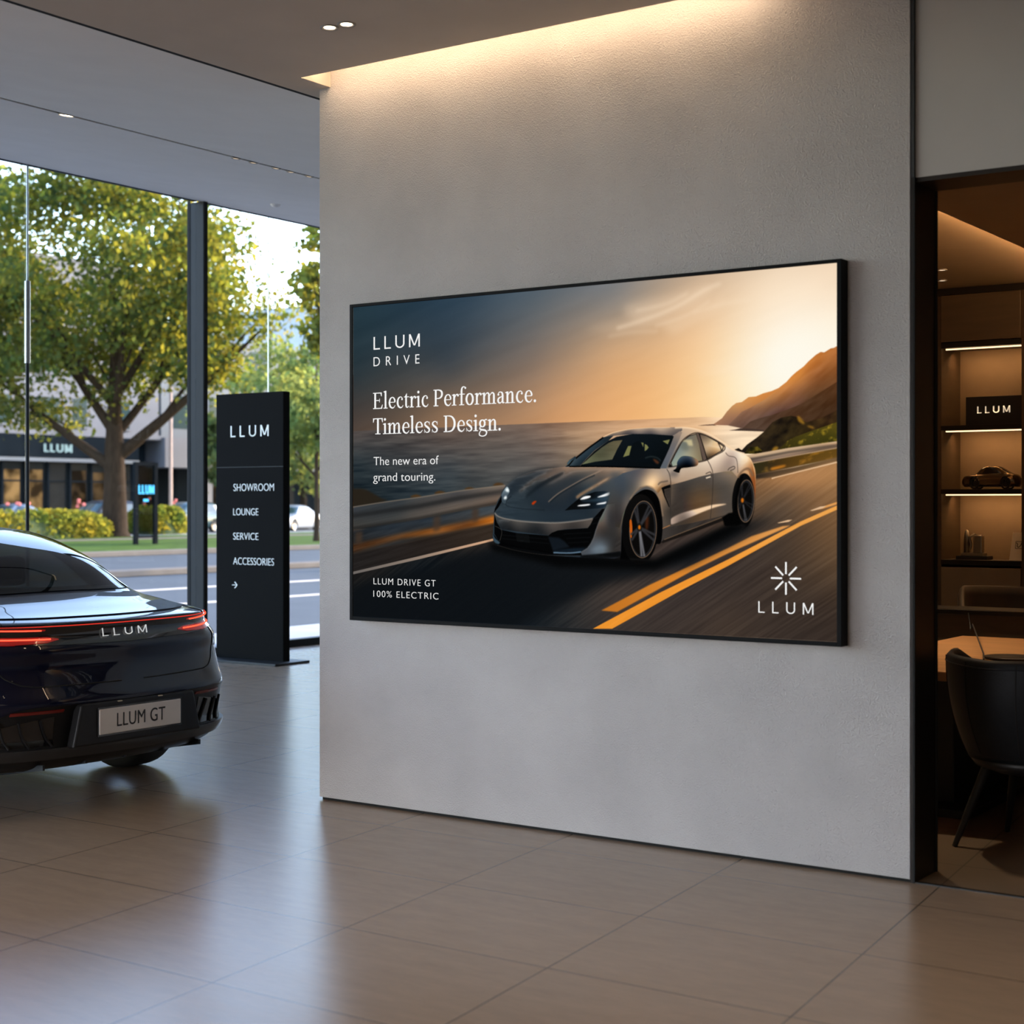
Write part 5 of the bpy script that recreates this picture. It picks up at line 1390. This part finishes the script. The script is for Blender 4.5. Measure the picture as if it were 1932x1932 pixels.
# ---- trees
def limb_tree(name, label, base, trunk_r, fork_h, limbs, crown, n_leaf, leaf, seed, leaf_m, group=None, clusters=70, lean=0.0):
    rnd = np.random.RandomState(seed)
    root = empty(name, base); tag(root, label, 'tree', group)
    mb = MB()
    tp = [(0, 0, -.05), (0, 0, .25), (.02, 0, fork_h*.5), (lean*.5, lean*.5, fork_h), (lean, lean, fork_h*1.7), (lean*1.3, lean, fork_h*2.6)]
    mb.tube(tp, [trunk_r*1.5, trunk_r*1.1, trunk_r*.92, trunk_r*.8, trunk_r*.5, trunk_r*.2], 14)
    mb.build('trunk', M['bark'], root)
    tips = [Vector(tp[-1]), Vector(tp[-2])]
    bm_ = MB()
    for (h, ang, length, rise, r) in limbs:
        p0 = Vector((lean*.4, lean*.4, h)); d = Vector((math.cos(ang), math.sin(ang), 0))
        pts = [p0, p0+d*length*.3+Vector((0, 0, rise*.28)), p0+d*length*.65+Vector((0, 0, rise*.62)), p0+d*length+Vector((0, 0, rise))]
        bm_.tube(pts, [r, r*.8, r*.5, r*.15], 8)
        tips += [pts[2], pts[3]]
        for q in range(3):
            a2 = ang+rnd.uniform(-1.1, 1.1); s = pts[1+q % 2]; L2 = length*rnd.uniform(.35, .6)
            e = s+Vector((math.cos(a2)*L2, math.sin(a2)*L2, rise*rnd.uniform(.25, .7)))
            bm_.tube([s, (s+e)/2+Vector((0, 0, .2)), e], [r*.4, r*.25, r*.08], 6)
            tips.append(e)
    bm_.build('branches', M['bark'], root)
    (cx, cyy, cz), (rx, ry, rz) = crown
    C_ = [np.array(t[:]) for t in tips]
    while len(C_) < clusters+len(tips):
        u = rnd.normal(size=3); u /= np.linalg.norm(u); rr = rnd.uniform(.35, 1.0)**.5
        p = np.array((cx+u[0]*rx*rr, cyy+u[1]*ry*rr, cz+u[2]*rz*rr))
        if p[2] > cz-rz*(.62 if rx > 5 else .98): C_.append(p)
    C_ = np.array(C_)
    per = n_leaf//len(C_)
    V, F = [], []
    cr = min(rx, rz)*.23
    ctr = np.repeat(C_, per, axis=0)
    n = len(ctr)
    off = rnd.normal(size=(n, 3))*np.array((cr, cr, cr*.55))*.62
    P = ctr+off
    A = rnd.normal(size=(n, 3)); A /= np.linalg.norm(A, axis=1)[:, None]
    B_ = rnd.normal(size=(n, 3)); B_ -= A*(A*B_).sum(1)[:, None]; B_ /= np.linalg.norm(B_, axis=1)[:, None]
    sz = leaf*rnd.uniform(.6, 1.25, size=n)[:, None]
    Q = np.stack([P-A*sz*.5, P+B_*sz*.36-A*sz*.05, P+A*sz*.5, P-B_*sz*.36-A*sz*.05], 1).reshape(-1, 3)
    me = bpy.data.meshes.new('crown')
    me.vertices.add(len(Q)); me.vertices.foreach_set('co', Q.astype(np.float32).ravel())
    me.loops.add(4*n); me.loops.foreach_set('vertex_index', np.arange(4*n, dtype=np.int32))
    me.polygons.add(n); me.polygons.foreach_set('loop_start', np.arange(0, 4*n, 4, dtype=np.int32)); me.polygons.foreach_set('loop_total', np.full(n, 4, np.int32))
    me.update(calc_edges=True); me.validate()
    me.materials.append(leaf_m)
    link(bpy.data.objects.new('crown', me), root)
    return root
R_ = math.radians
# camera right is about (.82,.57), away is (-.57,.82)
AR = math.atan2(.57, .82)
bt = (-51.791, 45.285)
limb_tree('maple_tree', 'large spreading maple with a thick trunk on the lawn outside the left window', (bt[0], bt[1], GZ+.1), .52, 3.6,
          [(2.9, AR+PI, 5.2, 4.0, .24), (3.3, AR+.1, 6.2, 5.6, .27), (4.4, AR+PI-.3, 4.2, 6.0, .22), (4.2, AR+.5, 5.0, 7.0, .2), (4.6, AR-1.2, 4.5, 6.0, .2), (4.4, AR+1.8, 4.5, 6.5, .2),
           (5.6, AR+PI+.5, 5.0, 6.0, .18), (5.8, AR-.4, 5.0, 7.0, .18)],
          ((-1.1*math.cos(AR), -1.1*math.sin(AR), 10.6), (7.0, 7.0, 6.0)), 44000, .27, 3, M['leaf'], clusters=105)
b2 = (-39.476, 44.204)
limb_tree('young_street_tree', 'slim young street tree on the lawn edge just left of the feature wall', (b2[0], b2[1], GZ+.1), .10, 2.6,
          [(2.4, AR+PI, 1.6, 1.9, .05), (2.6, AR, 1.6, 2.0, .05), (2.9, AR+1.5, 1.4, 2.2, .05), (3.0, AR-1.5, 1.4, 2.2, .05)],
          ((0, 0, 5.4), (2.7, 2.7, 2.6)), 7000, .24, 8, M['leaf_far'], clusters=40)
b3 = (-23.587, 27.455, 1.500)
limb_tree('overhanging_tree', 'tree half hidden by the feature wall, leafy branch tips against the white sky', (b3[0], b3[1], GZ), .2, 3.6,
          [(3.4, AR+PI, 1.0, 3.0, .06), (3.6, AR+PI+.6, .9, 3.0, .06), (3.8, AR, 1.8, 2.6, .06)],
          ((0, 0, 6.6), (1.15, 1.15, 1.9)), 2400, .20, 15, M['leaf'], clusters=34)
for i, (px, z, r, h, lab) in enumerate(((572, 96, 4.0, 10.2, 'hazy green tree between the directory sign and the feature wall, below the white sky'),
                            (-185, 66, 5.2, 16.5, 'second broad green tree at the far left of the window beyond the maple'), (462, 88, 2.2, 7.4, 'distant pale tree between the window post and the directory sign'))):
    d = ((px-966)/2980.0)
    x, y = z*(.82207*d-.56939), z*(.56939*d+.82207)
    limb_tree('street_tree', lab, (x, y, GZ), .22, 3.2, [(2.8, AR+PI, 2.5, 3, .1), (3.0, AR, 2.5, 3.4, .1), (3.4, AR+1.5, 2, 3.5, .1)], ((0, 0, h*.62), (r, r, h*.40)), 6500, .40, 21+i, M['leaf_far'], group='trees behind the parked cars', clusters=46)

# ---- hedges
def hedge(label, c, size, n, seed, rz=0.0, flowers=0):
    rnd = np.random.RandomState(seed)
    root = empty('hedge', c, rz); tag(root, label, 'hedge')
    sx, sy, sz = size
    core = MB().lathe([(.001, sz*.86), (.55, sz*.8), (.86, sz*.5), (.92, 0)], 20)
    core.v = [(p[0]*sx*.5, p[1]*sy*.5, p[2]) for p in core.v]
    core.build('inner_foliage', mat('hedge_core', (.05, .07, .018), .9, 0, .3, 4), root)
    u = rnd.normal(size=(n, 3)); u /= np.linalg.norm(u, axis=1)[:, None]; u[:, 2] = np.abs(u[:, 2])
    s_ = np.sign(u)*np.abs(u)**.55
    P = s_*np.array((sx*.5, sy*.5, sz))*rnd.uniform(.82, 1.06, size=(n, 1))
    V, F = [], []
    mb = MB()
    A = rnd.normal(size=(n, 3)); A /= np.linalg.norm(A, axis=1)[:, None]
    B_ = rnd.normal(size=(n, 3)); B_ -= A*(A*B_).sum(1)[:, None]; B_ /= np.linalg.norm(B_, axis=1)[:, None]
    for p, a, b in zip(P, A*.11, B_*.07):
        V += [tuple(p-a), tuple(p+b), tuple(p+a), tuple(p-b)]; F.append(tuple(range(len(V)-4, len(V))))
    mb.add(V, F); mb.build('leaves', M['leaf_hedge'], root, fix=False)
    if flowers:
        fb = MB()
        for k in range(flowers):
            a = rnd.uniform(0, 2*PI)
            fb.lathe([(.001, .10), (.07, .06), (.07, -.03), (.001, -.06)], 7, (math.cos(a)*sx*.35, rnd.uniform(-.5, .5)*sy*.9, sz+rnd.uniform(.05, .4)))
        fb.build('flowers', M['flower'], root)
h1 = (-50.866, 40.290)
hedge('long yellow green hedge with pink flowers left of the maple trunk', (h1[0]-1, h1[1], GZ+.1), (2.4, 8.6, 1.15), 6500, 2, 0, 14)
h2 = (-58.127, 53.490)
hedge('rounded yellow green hedge behind the lit sign stand', (h2[0], h2[1], GZ+.03), (2.2, 2.6, 1.35), 3200, 4, 0, 5)

# ---- street sign stand with blue letters
M['sign_black'] = mat('black_sign_paint', (.004, .006, .008), .7, 0, 0, spec=.05)
def sign_stand():
    l, r = (-41.478, 37.181), (-40.895, 37.584)
    X = .5*(l[0]+r[0]); root = empty('sign_stand', (X, .5*(l[1]+r[1]), GZ+.1)); tag(root, 'glazed black sign stand with glowing blue wordmark on the lawn', 'sign')
    w = .44
    top = 2.85
    for y in (-w, w):
        MB().box((-.06, y-.075, 0), (.06, y+.075, top)).build('post', M['sign_black'], root)
    MB().box((-.05, -w, top-.12), (.05, w, top)).build('top_rail', M['sign_black'], root)
    MB().box((-.05, -w, .25), (.05, w, .33)).build('bottom_rail', M['sign_black'], root)
    MB().box((-.012, -w+.07, .33), (.012, w-.07, top-.12)).build('glass_panel', mat_glass('smoked_glass', (.50, .54, .55), .02), root)
    lettering('neon_wordmark', wordmark(.07, .24), ((.03, -.34, 1.76), (0, 1, 0), (0, 0, 1)), M['neon'], root, width=.68, height=.30, depth=.03)
    MB().box((.02, -.11, 1.5), (.03, .11, 1.58)).build('neon_dash', M['neon'], root)
sign_stand()

# ---- lamp posts
def lamp_post(label, px, py, h, r):
    d = ((px-966)/2980.0)
    c = (-59.674, 55.766)
    return c
lp = (-59.630, 55.797)
root = empty('lamp_post', (lp[0], lp[1], GZ)); tag(root, 'slender pinkish lamp post right of the lit sign stand', 'lamp post')
MB().tube([(0, 0, 0), (0, 0, .5), (0, 0, 8.6)], [.16, .10, .07], 12).build('pole', mat('lamp_post_paint', (.34, .25, .22), .5, .2, .1), root)
MB().tube([(0, 0, 8.5), (.5, 0, 8.75), (1.3, 0, 8.8)], .05, 8).build('arm', M['steel'], root)
MB().box((1.1, -.14, 8.68), (1.8, .14, 8.80)).build('lamp_head', M['steel'], root, bevel=.03)

# ---- parked cars, blurred behind the glass
car_glass = mat('car_window_teal', (.02, .05, .055), .06, 0, 0, coat=.5)
pb = mat('dark_blue_car_paint', (.008, .012, .020), .4, 0, 0, coat=.10, spec=.12)
pg = mat('silver_blue_car_paint', (.15, .18, .23), .35, .3, 0, coat=.4)
pw = mat('white_car_paint', (.30, .32, .35), .35, .1, 0, coat=.4)
pt = mat('teal_car_paint', (.02, .06, .07), .3, .3, 0, coat=1)
cars = [((258, 1006), SUV_ROWS, pb, 'dark sport utility car parked behind the maple trunk', PI/2, 1.04),
        ((92, 1004.5), SEDAN_ROWS, pg, 'silver blue car parked behind the long hedge at the far left', PI/2, 1.06),
        ((408, 1003), SUV_ROWS, pt, 'dark teal car parked behind the dark window post', PI/2, 1.0),
        ((588, 1000), SEDAN_ROWS, pw, 'pale silver car parked behind the young street tree', PI/2*1.15, 1.0),
        ((322, 1000.5), SEDAN_ROWS, pw, 'white car partly hidden by the lit sign stand and hedge', PI/2, .92)]
def ground(px, py):
    d = (px-966)/2980.0; z = 1.5*2980.0/(py-950.0)
    return z*(.82207*d-.56939), z*(.56939*d+.82207)
for (pp, rows, pnt, lab, hd, sc) in cars:
    x, y = ground(*pp)
    y0 = y
    o = build_plain_car('parked_car', rows, (x, y0, GZ+.02), hd, lab, pnt, car_glass, sc, group='cars parked across the street')

# ------------------------------------------------------------------ the lounge behind the doorway
M['shelf_wood'] = mat('dark_brown_cabinet', (.060, .040, .024), .5, 0, .15, 3, stretch=(1, 1, 8))
M['shelf_back'] = mat('brown_shelf_back', (.17, .12, .075), .7, 0, .08, 4)
M['shelf_edge'] = mat('black_shelf_edge', (.010, .008, .007), .4, .3, .05)
M['table_wood'] = mat('warm_table_wood', (.29, .14, .05), .42, 0, .22, 2.2, stretch=(1.2, 9, 1))
M['leather'] = mat('blue_black_leather', (.007, .0085, .011), .55, 0, .12, 30, .10, 160, spec=.22)
M['bronze'] = mat('polished_bronze', (.16, .105, .055), .26, .9, .05)
M['led_amber'] = mat_emit('amber_led', (1.0, .66, .34), 2.4)

def led_light(root, name, a, b, energy, direction=(0, 0, -1), width=.02):
    mid = [(p+q)/2 for p, q in zip(a, b)]
    L_ = math.dist(a, b)
    l = add_light(name, 'AREA', mid, energy, (1.0, .54, .22), direction=direction, shape='RECTANGLE', size=L_, size_y=width)
    l.parent = root
    return l

def build_shelves():
    yF, yB = 10.42, 10.80
    xs = [-3.70, -3.135, -1.9, -.7]
    root = empty('shelf_unit', (xs[0], yF, 0)); tag(root, 'tall dark built-in shelf unit with lit shelves along the back of the lounge', 'shelf unit')
    o = root.location
    def b(n, a, c, m, bev=0, par=None):
        return MB().box((a[0]-o.x, a[1]-o.y, a[2]-o.z), (c[0]-o.x, c[1]-o.y, c[2]-o.z)).build(n, m, par or root, bevel=bev)
    zT = 2.556; z1 = (-3.603, 2.024)[1]; z2 = (-3.603, 1.596)[1]; z3 = (-3.603, 1.122)[1]
    b('back_panel', (xs[0], yB, 0), (xs[-1], yB+.03, 2.94), M['shelf_back'])
    for k, x in enumerate(xs):
        w = .016 if k else .02
        b('side_panel', (x-w, yF, 0), (x+w*.5, yB, 2.94), M['shelf_wood'])
    for (xa, xb) in zip(xs[:-1], xs[1:]):
        b('upper_door', (xa+.012, yF-.015, zT+.03), (xb-.018, yF+.005, 2.90), M['shelf_wood'], .003)
        b('top_rail', (xa+.008, yF-.004, zT-.01), (xb-.016, yF+.02, zT+.026), M['shelf_edge'])
        b('top_panel', (xa+.008, yF+.01, zT), (xb-.016, yB, zT+.02), M['shelf_wood'])
        for z in (z1, z2, z3):
            s = b('shelf', (xa+.008, yF, z-.03), (xb-.016, yB, z), M['shelf_wood'])
            b('edge', (xa+.008, yF-.006, z-.032), (xb-.016, yF+.002, z-.001), M['shelf_edge'], 0, s)
        for z in (zT-.012, z1-.034, z2-.034):
            b('led_strip', (xa+.03, yF+.030, z-.008), (xb-.03, yF+.042, z), M['led_amber'])
            led_light(root, 'shelf_led', (xa+.04-o.x, yF+.20-o.y, z-.02), (xb-.04-o.x, yF+.20-o.y, z-.02), 2.6*(xb-xa), direction=(0, .45, -1))
        b('lower_door', (xa+.012, yF-.012, .08), (xb-.018, yF+.008, z3-.05), M['shelf_back'], .003)
    b('plinth', (xs[0], yF+.03, 0), (xs[-1], yB, .08), M['shelf_edge'])
    b('cornice', (xs[0]-.02, yF-.02, 2.90), (xs[-1], yF+.02, 2.945), M['shelf_edge'])
    return z1, z2, z3
Z1, Z2, Z3 = build_shelves()

# things on the shelves
def shelf_thing(name, label, cat, x, y, z):
    e = empty(name, (x, y, z)); tag(e, label, cat); return e
a = (-3.550, 2.036); c = (-3.170, 2.218)
e = shelf_thing('box_sign', 'black block sign with a pale wordmark on the highest lit shelf', 'sign', .5*(a[0]+c[0]), 10.53, Z1)
w = c[0]-a[0]; h = c[1]-Z1
MB().box((-w/2, -.03, 0), (w/2, .05, h)).build('sign_block', M['black'], e, bevel=.003)
la, lb, lt = (-3.471, 2.105), (-3.250, 2.105), (-3.471, 2.151)
lettering('wordmark', wordmark(.07, .42), ((la[0]-e.location.x, -.031, la[1]-Z1), (1, 0, 0), (0, 0, 1)), mat('cream_letters', (.8, .72, .58), .5, 0, 0, emit=(1, .82, .58), estr=.5), e, width=lb[0]-la[0], height=lt[1]-la[1], depth=.003)

COUPE_ROWS = [(.10, .5, .70, .70, .70, .16, .16, .16, .16, 4.0, .6), (.02, .7, .84, .80, .82, .30, .30, .28, .28, 4.12, .8), (.0, .8, .88, .83, .86, .48, .48, .46, .46, 4.15, .9),
              (.06, .8, .86, .82, .85, .66, .66, .62, .62, 4.08, .9), (.20, .7, .80, .79, .78, .80, .80, .76, .74, 3.9, .8), (.60, .6, .72, .74, .66, .90, .88, .84, .84, 3.2, .5),
              (1.0, .5, .62, .64, .56, 1.08, 1.06, 1.06, 1.06, 2.9, .4), (1.4, .4, .52, .54, .46, 1.24, 1.22, 1.23, 1.22, 2.6, .3), (1.7, .3, .32, .34, .3, 1.29, 1.285, 1.29, 1.28, 2.4, .2), (1.9, .1, 0, 0, 0, 1.30, 1.30, 1.30, 1.29, 2.3, .1)]
a = (-3.574, 1.604); c = (-3.189, 1.602)
o = build_plain_car('model_car', COUPE_ROWS, (c[0]-.005, 10.56, Z2-.003), R_(6), 'small polished bronze coupe model on the middle lit shelf', M['bronze'], mat('dark_model_glass', (.02, .014, .008), .12, 0, 0), (c[0]-a[0]-.02)/4.15*1.06, su=4, sv=4, trim=M['black'], cat='model car')
o.scale.z *= 1.32

a = (-3.615, 1.140); c = (-3.401, 1.144); t = (-3.538, 1.321)
e = shelf_thing('desk_ornament', 'small metal ornament on a stepped plinth on the lowest shelf', 'ornament', .5*(a[0]+c[0]), 10.55, Z3)
w = (c[0]-a[0]); H2 = t[1]-Z3
om = mat('aged_silver', (.30, .26, .20), .3, .85, .1)
MB().box((-w*.5, -.06, 0), (w*.5, .06, .025)).build('plinth', M['black'], e, bevel=.003)
MB().box((-w*.36, -.045, .025), (w*.34, .045, .045)).build('step', om, e, bevel=.003)
MB().box((.0, -.03, .045), (w*.28, .03, H2*.82)).build('column', om, e, bevel=.006)
MB().tube([(w*.22, 0, H2*.80), (0, 0, H2*.86), (-w*.16, 0, H2*.74), (-w*.10, 0, H2*.5), (-w*.14, 0, H2*.36)], .009, 8).build('curved_arm', om, e)
MB().lathe([(.001, 0), (.022, .0), (.02, H2*.55), (.012, H2*.75), (.001, H2*.78)], 14, (-w*.24, .0, .045)).build('figure', om, e)

a = (-3.264, 1.130); t = (-3.243, 1.296)
e = shelf_thing('display_card', 'cream card with a small dark picture leaning at the end of the lowest shelf', 'card', a[0]+.044, 10.52, Z3)
hc = t[1]-Z3+.01
cm = mat('cream_card', (.72, .62, .48), .7, 0, .04)
cb = MB(); cb.add([(-.044, 0, 0), (.046, 0, 0), (.046, .05, hc), (-.034, .05, hc), (-.044, .006, 0), (.046, .006, 0), (.046, .056, hc), (-.034, .056, hc)], [(0, 1, 2, 3), (7, 6, 5, 4), (0, 4, 5, 1), (1, 5, 6, 2), (2, 6, 7, 3), (3, 7, 4, 0)])
cb.build('card', cm, e)
g = G2(); g.st((0, 0), (1, 0), w=.03); g.st((0, 1), (1, 1), w=.03); g.st((0, 0), (0, 1), w=.03); g.st((1, 0), (1, 1), w=.03); g.st((.1, .8), (.3, .6), (.25, .3), (.5, .2), (.8, .5), (.9, .85), w=.05)
s_ = .05/hc
lettering('picture', (np.array(g.v), g.f), ((-.010, .05*(hc*.42)/hc-.0015, hc*.42), (1, 0, 0), (0, s_, 1)), M['black'], e, width=.046, height=.05, depth=.0012)

# desk, table, tray, cable
e = empty('console_desk', (-2.6, 9.55, 0)); tag(e, 'low dark console with a thin black top behind the wooden table', 'console')
MB().box((-2.2, -.25, .835), (2.0, .08, .865)).build('top', M['shelf_edge'], e, bevel=.004)
MB().box((-2.2, -.27, .866), (2.0, -.252, .868)).build('edge_trim', M['bronze'], e)
MB().box((-2.1, -.20, .06), (1.9, .06, .835)).build('cabinet', M['shelf_wood'], e, bevel=.004)
MB().box((-2.05, -.17, 0), (1.85, .05, .06)).build('plinth', M['shelf_edge'], e)

TZ = .727
e = empty('meeting_table', (-1.55, 8.1, 0)); tag(e, 'long warm wooden meeting table behind the dark tub chair', 'table')
MB().box((-1.55, -1.0, TZ-.045), (1.3, 1.0, TZ)).build('tabletop', M['table_wood'], e, bevel=.006)
for x in (-1.15, .9):
    MB().box((x-.09, -.55, .04), (x+.09, .55, TZ-.045)).build('leg', M['black'], e, bevel=.004)
    MB().box((x-.22, -.72, 0), (x+.22, .72, .04)).build('foot', M['black'], e, bevel=.004)
tr = (-2.427, 7.865)
e = empty('round_tray', (tr[0], tr[1], TZ)); tag(e, 'flat round dark tray lying on the wooden table', 'tray')
MB().lathe([(.001, .004), (.115, .004), (.125, .014), (.132, .014), (.134, .008), (.126, .0), (.001, .0)], 36).build('tray_dish', M['dark_bronze'], e)
pa, pb_ = (-3.120, 0.860), (-2.520, 7.719)
cable = MB().tube([(pa[0], 9.276, pa[1]-.01), (pa[0]+.02, 9.26, pa[1]-.11), (pa[0]+.10, 9.05, .80), (pb_[0]-.06, pb_[1]+.18, .745), (pb_[0], pb_[1], .7325)], .004, 8).build('black_cable', M['black'])
tag(cable, 'thin black cable hanging from the console edge onto the table', 'cable')

# tub chairs
def tub_chair(loc, rz, label, m, sc=1.0):
    root = empty('tub_chair', loc, rz); root.scale = (sc, sc, sc)
    tag(root, label, 'chair', None)
    # the chair faces +Y; the shell wraps round the back
    n, k = 36, 12
    outer, inner = [], []
    for i in range(n+1):
        t = -1+2*i/n                       # -1 left arm tip, 0 back, 1 right arm tip
        a = t*R_(118)
        f = abs(t)
        top = .79+.02*f-.17*max(0, (f-.70)/.30)**1.6
        ro, ri = [], []
        for j in range(k+1):
            v = j/k
            z = .375+(top-.375)*v
            rad = .245+.085*(1-(1-v)**2.2)
            bul = 1+.06*math.sin(PI*v)*(1-f)
            ex = .97 if f < .6 else .97
            px = rad*1.02*math.sin(a)*(1.0 if abs(math.sin(a)) < .99 else 1.0)
            py = -rad*.96*bul*math.cos(a)-(.02*v*(1-f))
            if f > .76: py += .10*((f-.76)/.24)**1.3
            ro.append((px, py, z))
            th = .040-.012*v
            q = (rad-th)/rad
            ri.append((px*q, py*q+.0, z+(.008 if j == k else .0)))
        outer.append(ro); inner.append(ri)
    mb = MB(); mb.grid(outer); mb.grid(inner)
    rim = []
    for i in range(n+1):
        o_, in_ = Vector(outer[i][k]), Vector(inner[i][k]); mid = (o_+in_)/2+Vector((0, 0, .012))
        rim.append([tuple(o_), tuple(mid), tuple(in_)])
    mb.grid(rim)
    mb.grid([[outer[i][0], inner[i][0]] for i in range(n+1)])
    for i in (0, n): mb.grid([[outer[i][j], inner[i][j]] for j in range(k+1)])
    mb.build('shell', m, root, weld=.0008)
    for t in (-.52, -.17, .17, .52):
        i = int(round((t+1)/2*n))
        pts = [tuple(Vector(outer[i][j])*1.0+Vector((outer[i][j][0]*.004, outer[i][j][1]*.004, 0))) for j in range(1, k+1)]
        MB().tube(pts, .0022, 6).build('seam', M['gap'], root)
    pts = [tuple(Vector(outer[i][k])+Vector((outer[i][k][0]*.012, outer[i][k][1]*.012, -.02))) for i in range(n+1)]
    MB().tube(pts, .003, 6).build('piping', m, root)
    st = MB().lathe([(.001, .36), (.20, .36), (.235, .385), (.245, .42), (.235, .452), (.20, .465), (.001, .468)], 32, (0, .03, 0))
    st.build('seat', m, root)
    MB().lathe([(.001, .315), (.14, .318), (.22, .345), (.245, .378), (.20, .382), (.001, .382)], 28, (0, .0, 0)).build('seat_base', M['black'], root)
    for sx in (-1, 1):
        for sy in (-1, 1):
            MB().tube([(sx*.13, sy*.12, .335), (sx*.18, sy*.17, .16), (sx*.225, sy*.215, .0)], [.021, .017, .011], 12).build('leg', M['black'], root)
    return root
cf = (-2.318, 6.904)
tub_chair((cf[0]+.25, cf[1]+.05, 0), R_(-12), 'dark leather tub chair with splayed black legs near the doorway, back to us', M['leather'], 1.04)
M['brown_leather'] = mat('dark_brown_upholstery', (.035, .022, .013), .55, 0, .1, 20)
tub_chair((-3.0, 9.99, 0), R_(180+14), 'dark brown tub chair beyond the console in front of the shelves', M['brown_leather'], 1.19)

# lounge lighting: cove along the dropped ceiling, unseen downlights added to brighten the room
e = MB().box((-2.545, 6.5, 2.875), (-2.535, 10.7, 2.885)).build('light_strip', mat_emit('amber_cove_led', (1.0, .58, .25), 10.0))
tag(e, 'amber light strip along the edge of the dropped lounge ceiling', 'light strip')
led_light(e, 'cove_led', (-2.56, 6.5, 2.89), (-2.56, 10.7, 2.89), 24.0, direction=(-1, 0, .55), width=.03)
for (x, y, en) in ((-2.15, 8.3, 95), (-1.2, 7.9, 60), (-3.95, 8.5, 260), (-3.1, 7.4, 120), (-3.55, 9.3, 40)):
    z = 2.845 if x > -2.5 else 2.945
    dl = downlight((x, y, z), 'unseen amber downlight added to brighten the lounge', r=.045, glow=.03, energy=en, group='added lounge downlights')
for lab, (px, py) in (('upper tiny lamp on the lounge ceiling beside the door jamb', (1778, 508)), ('lower tiny lamp on the lounge ceiling beside the door jamb', (1778, 528))):
    q = (-3.377, 9.553) if py == 508 else (-3.537, 10.006)
    r_ = downlight((q[0], q[1], 2.948), lab, r=.03, glow=.022)
    for c_ in r_.children:
        if c_.name.startswith('lens'): c_.data.materials[0] = M['lamp_dim']
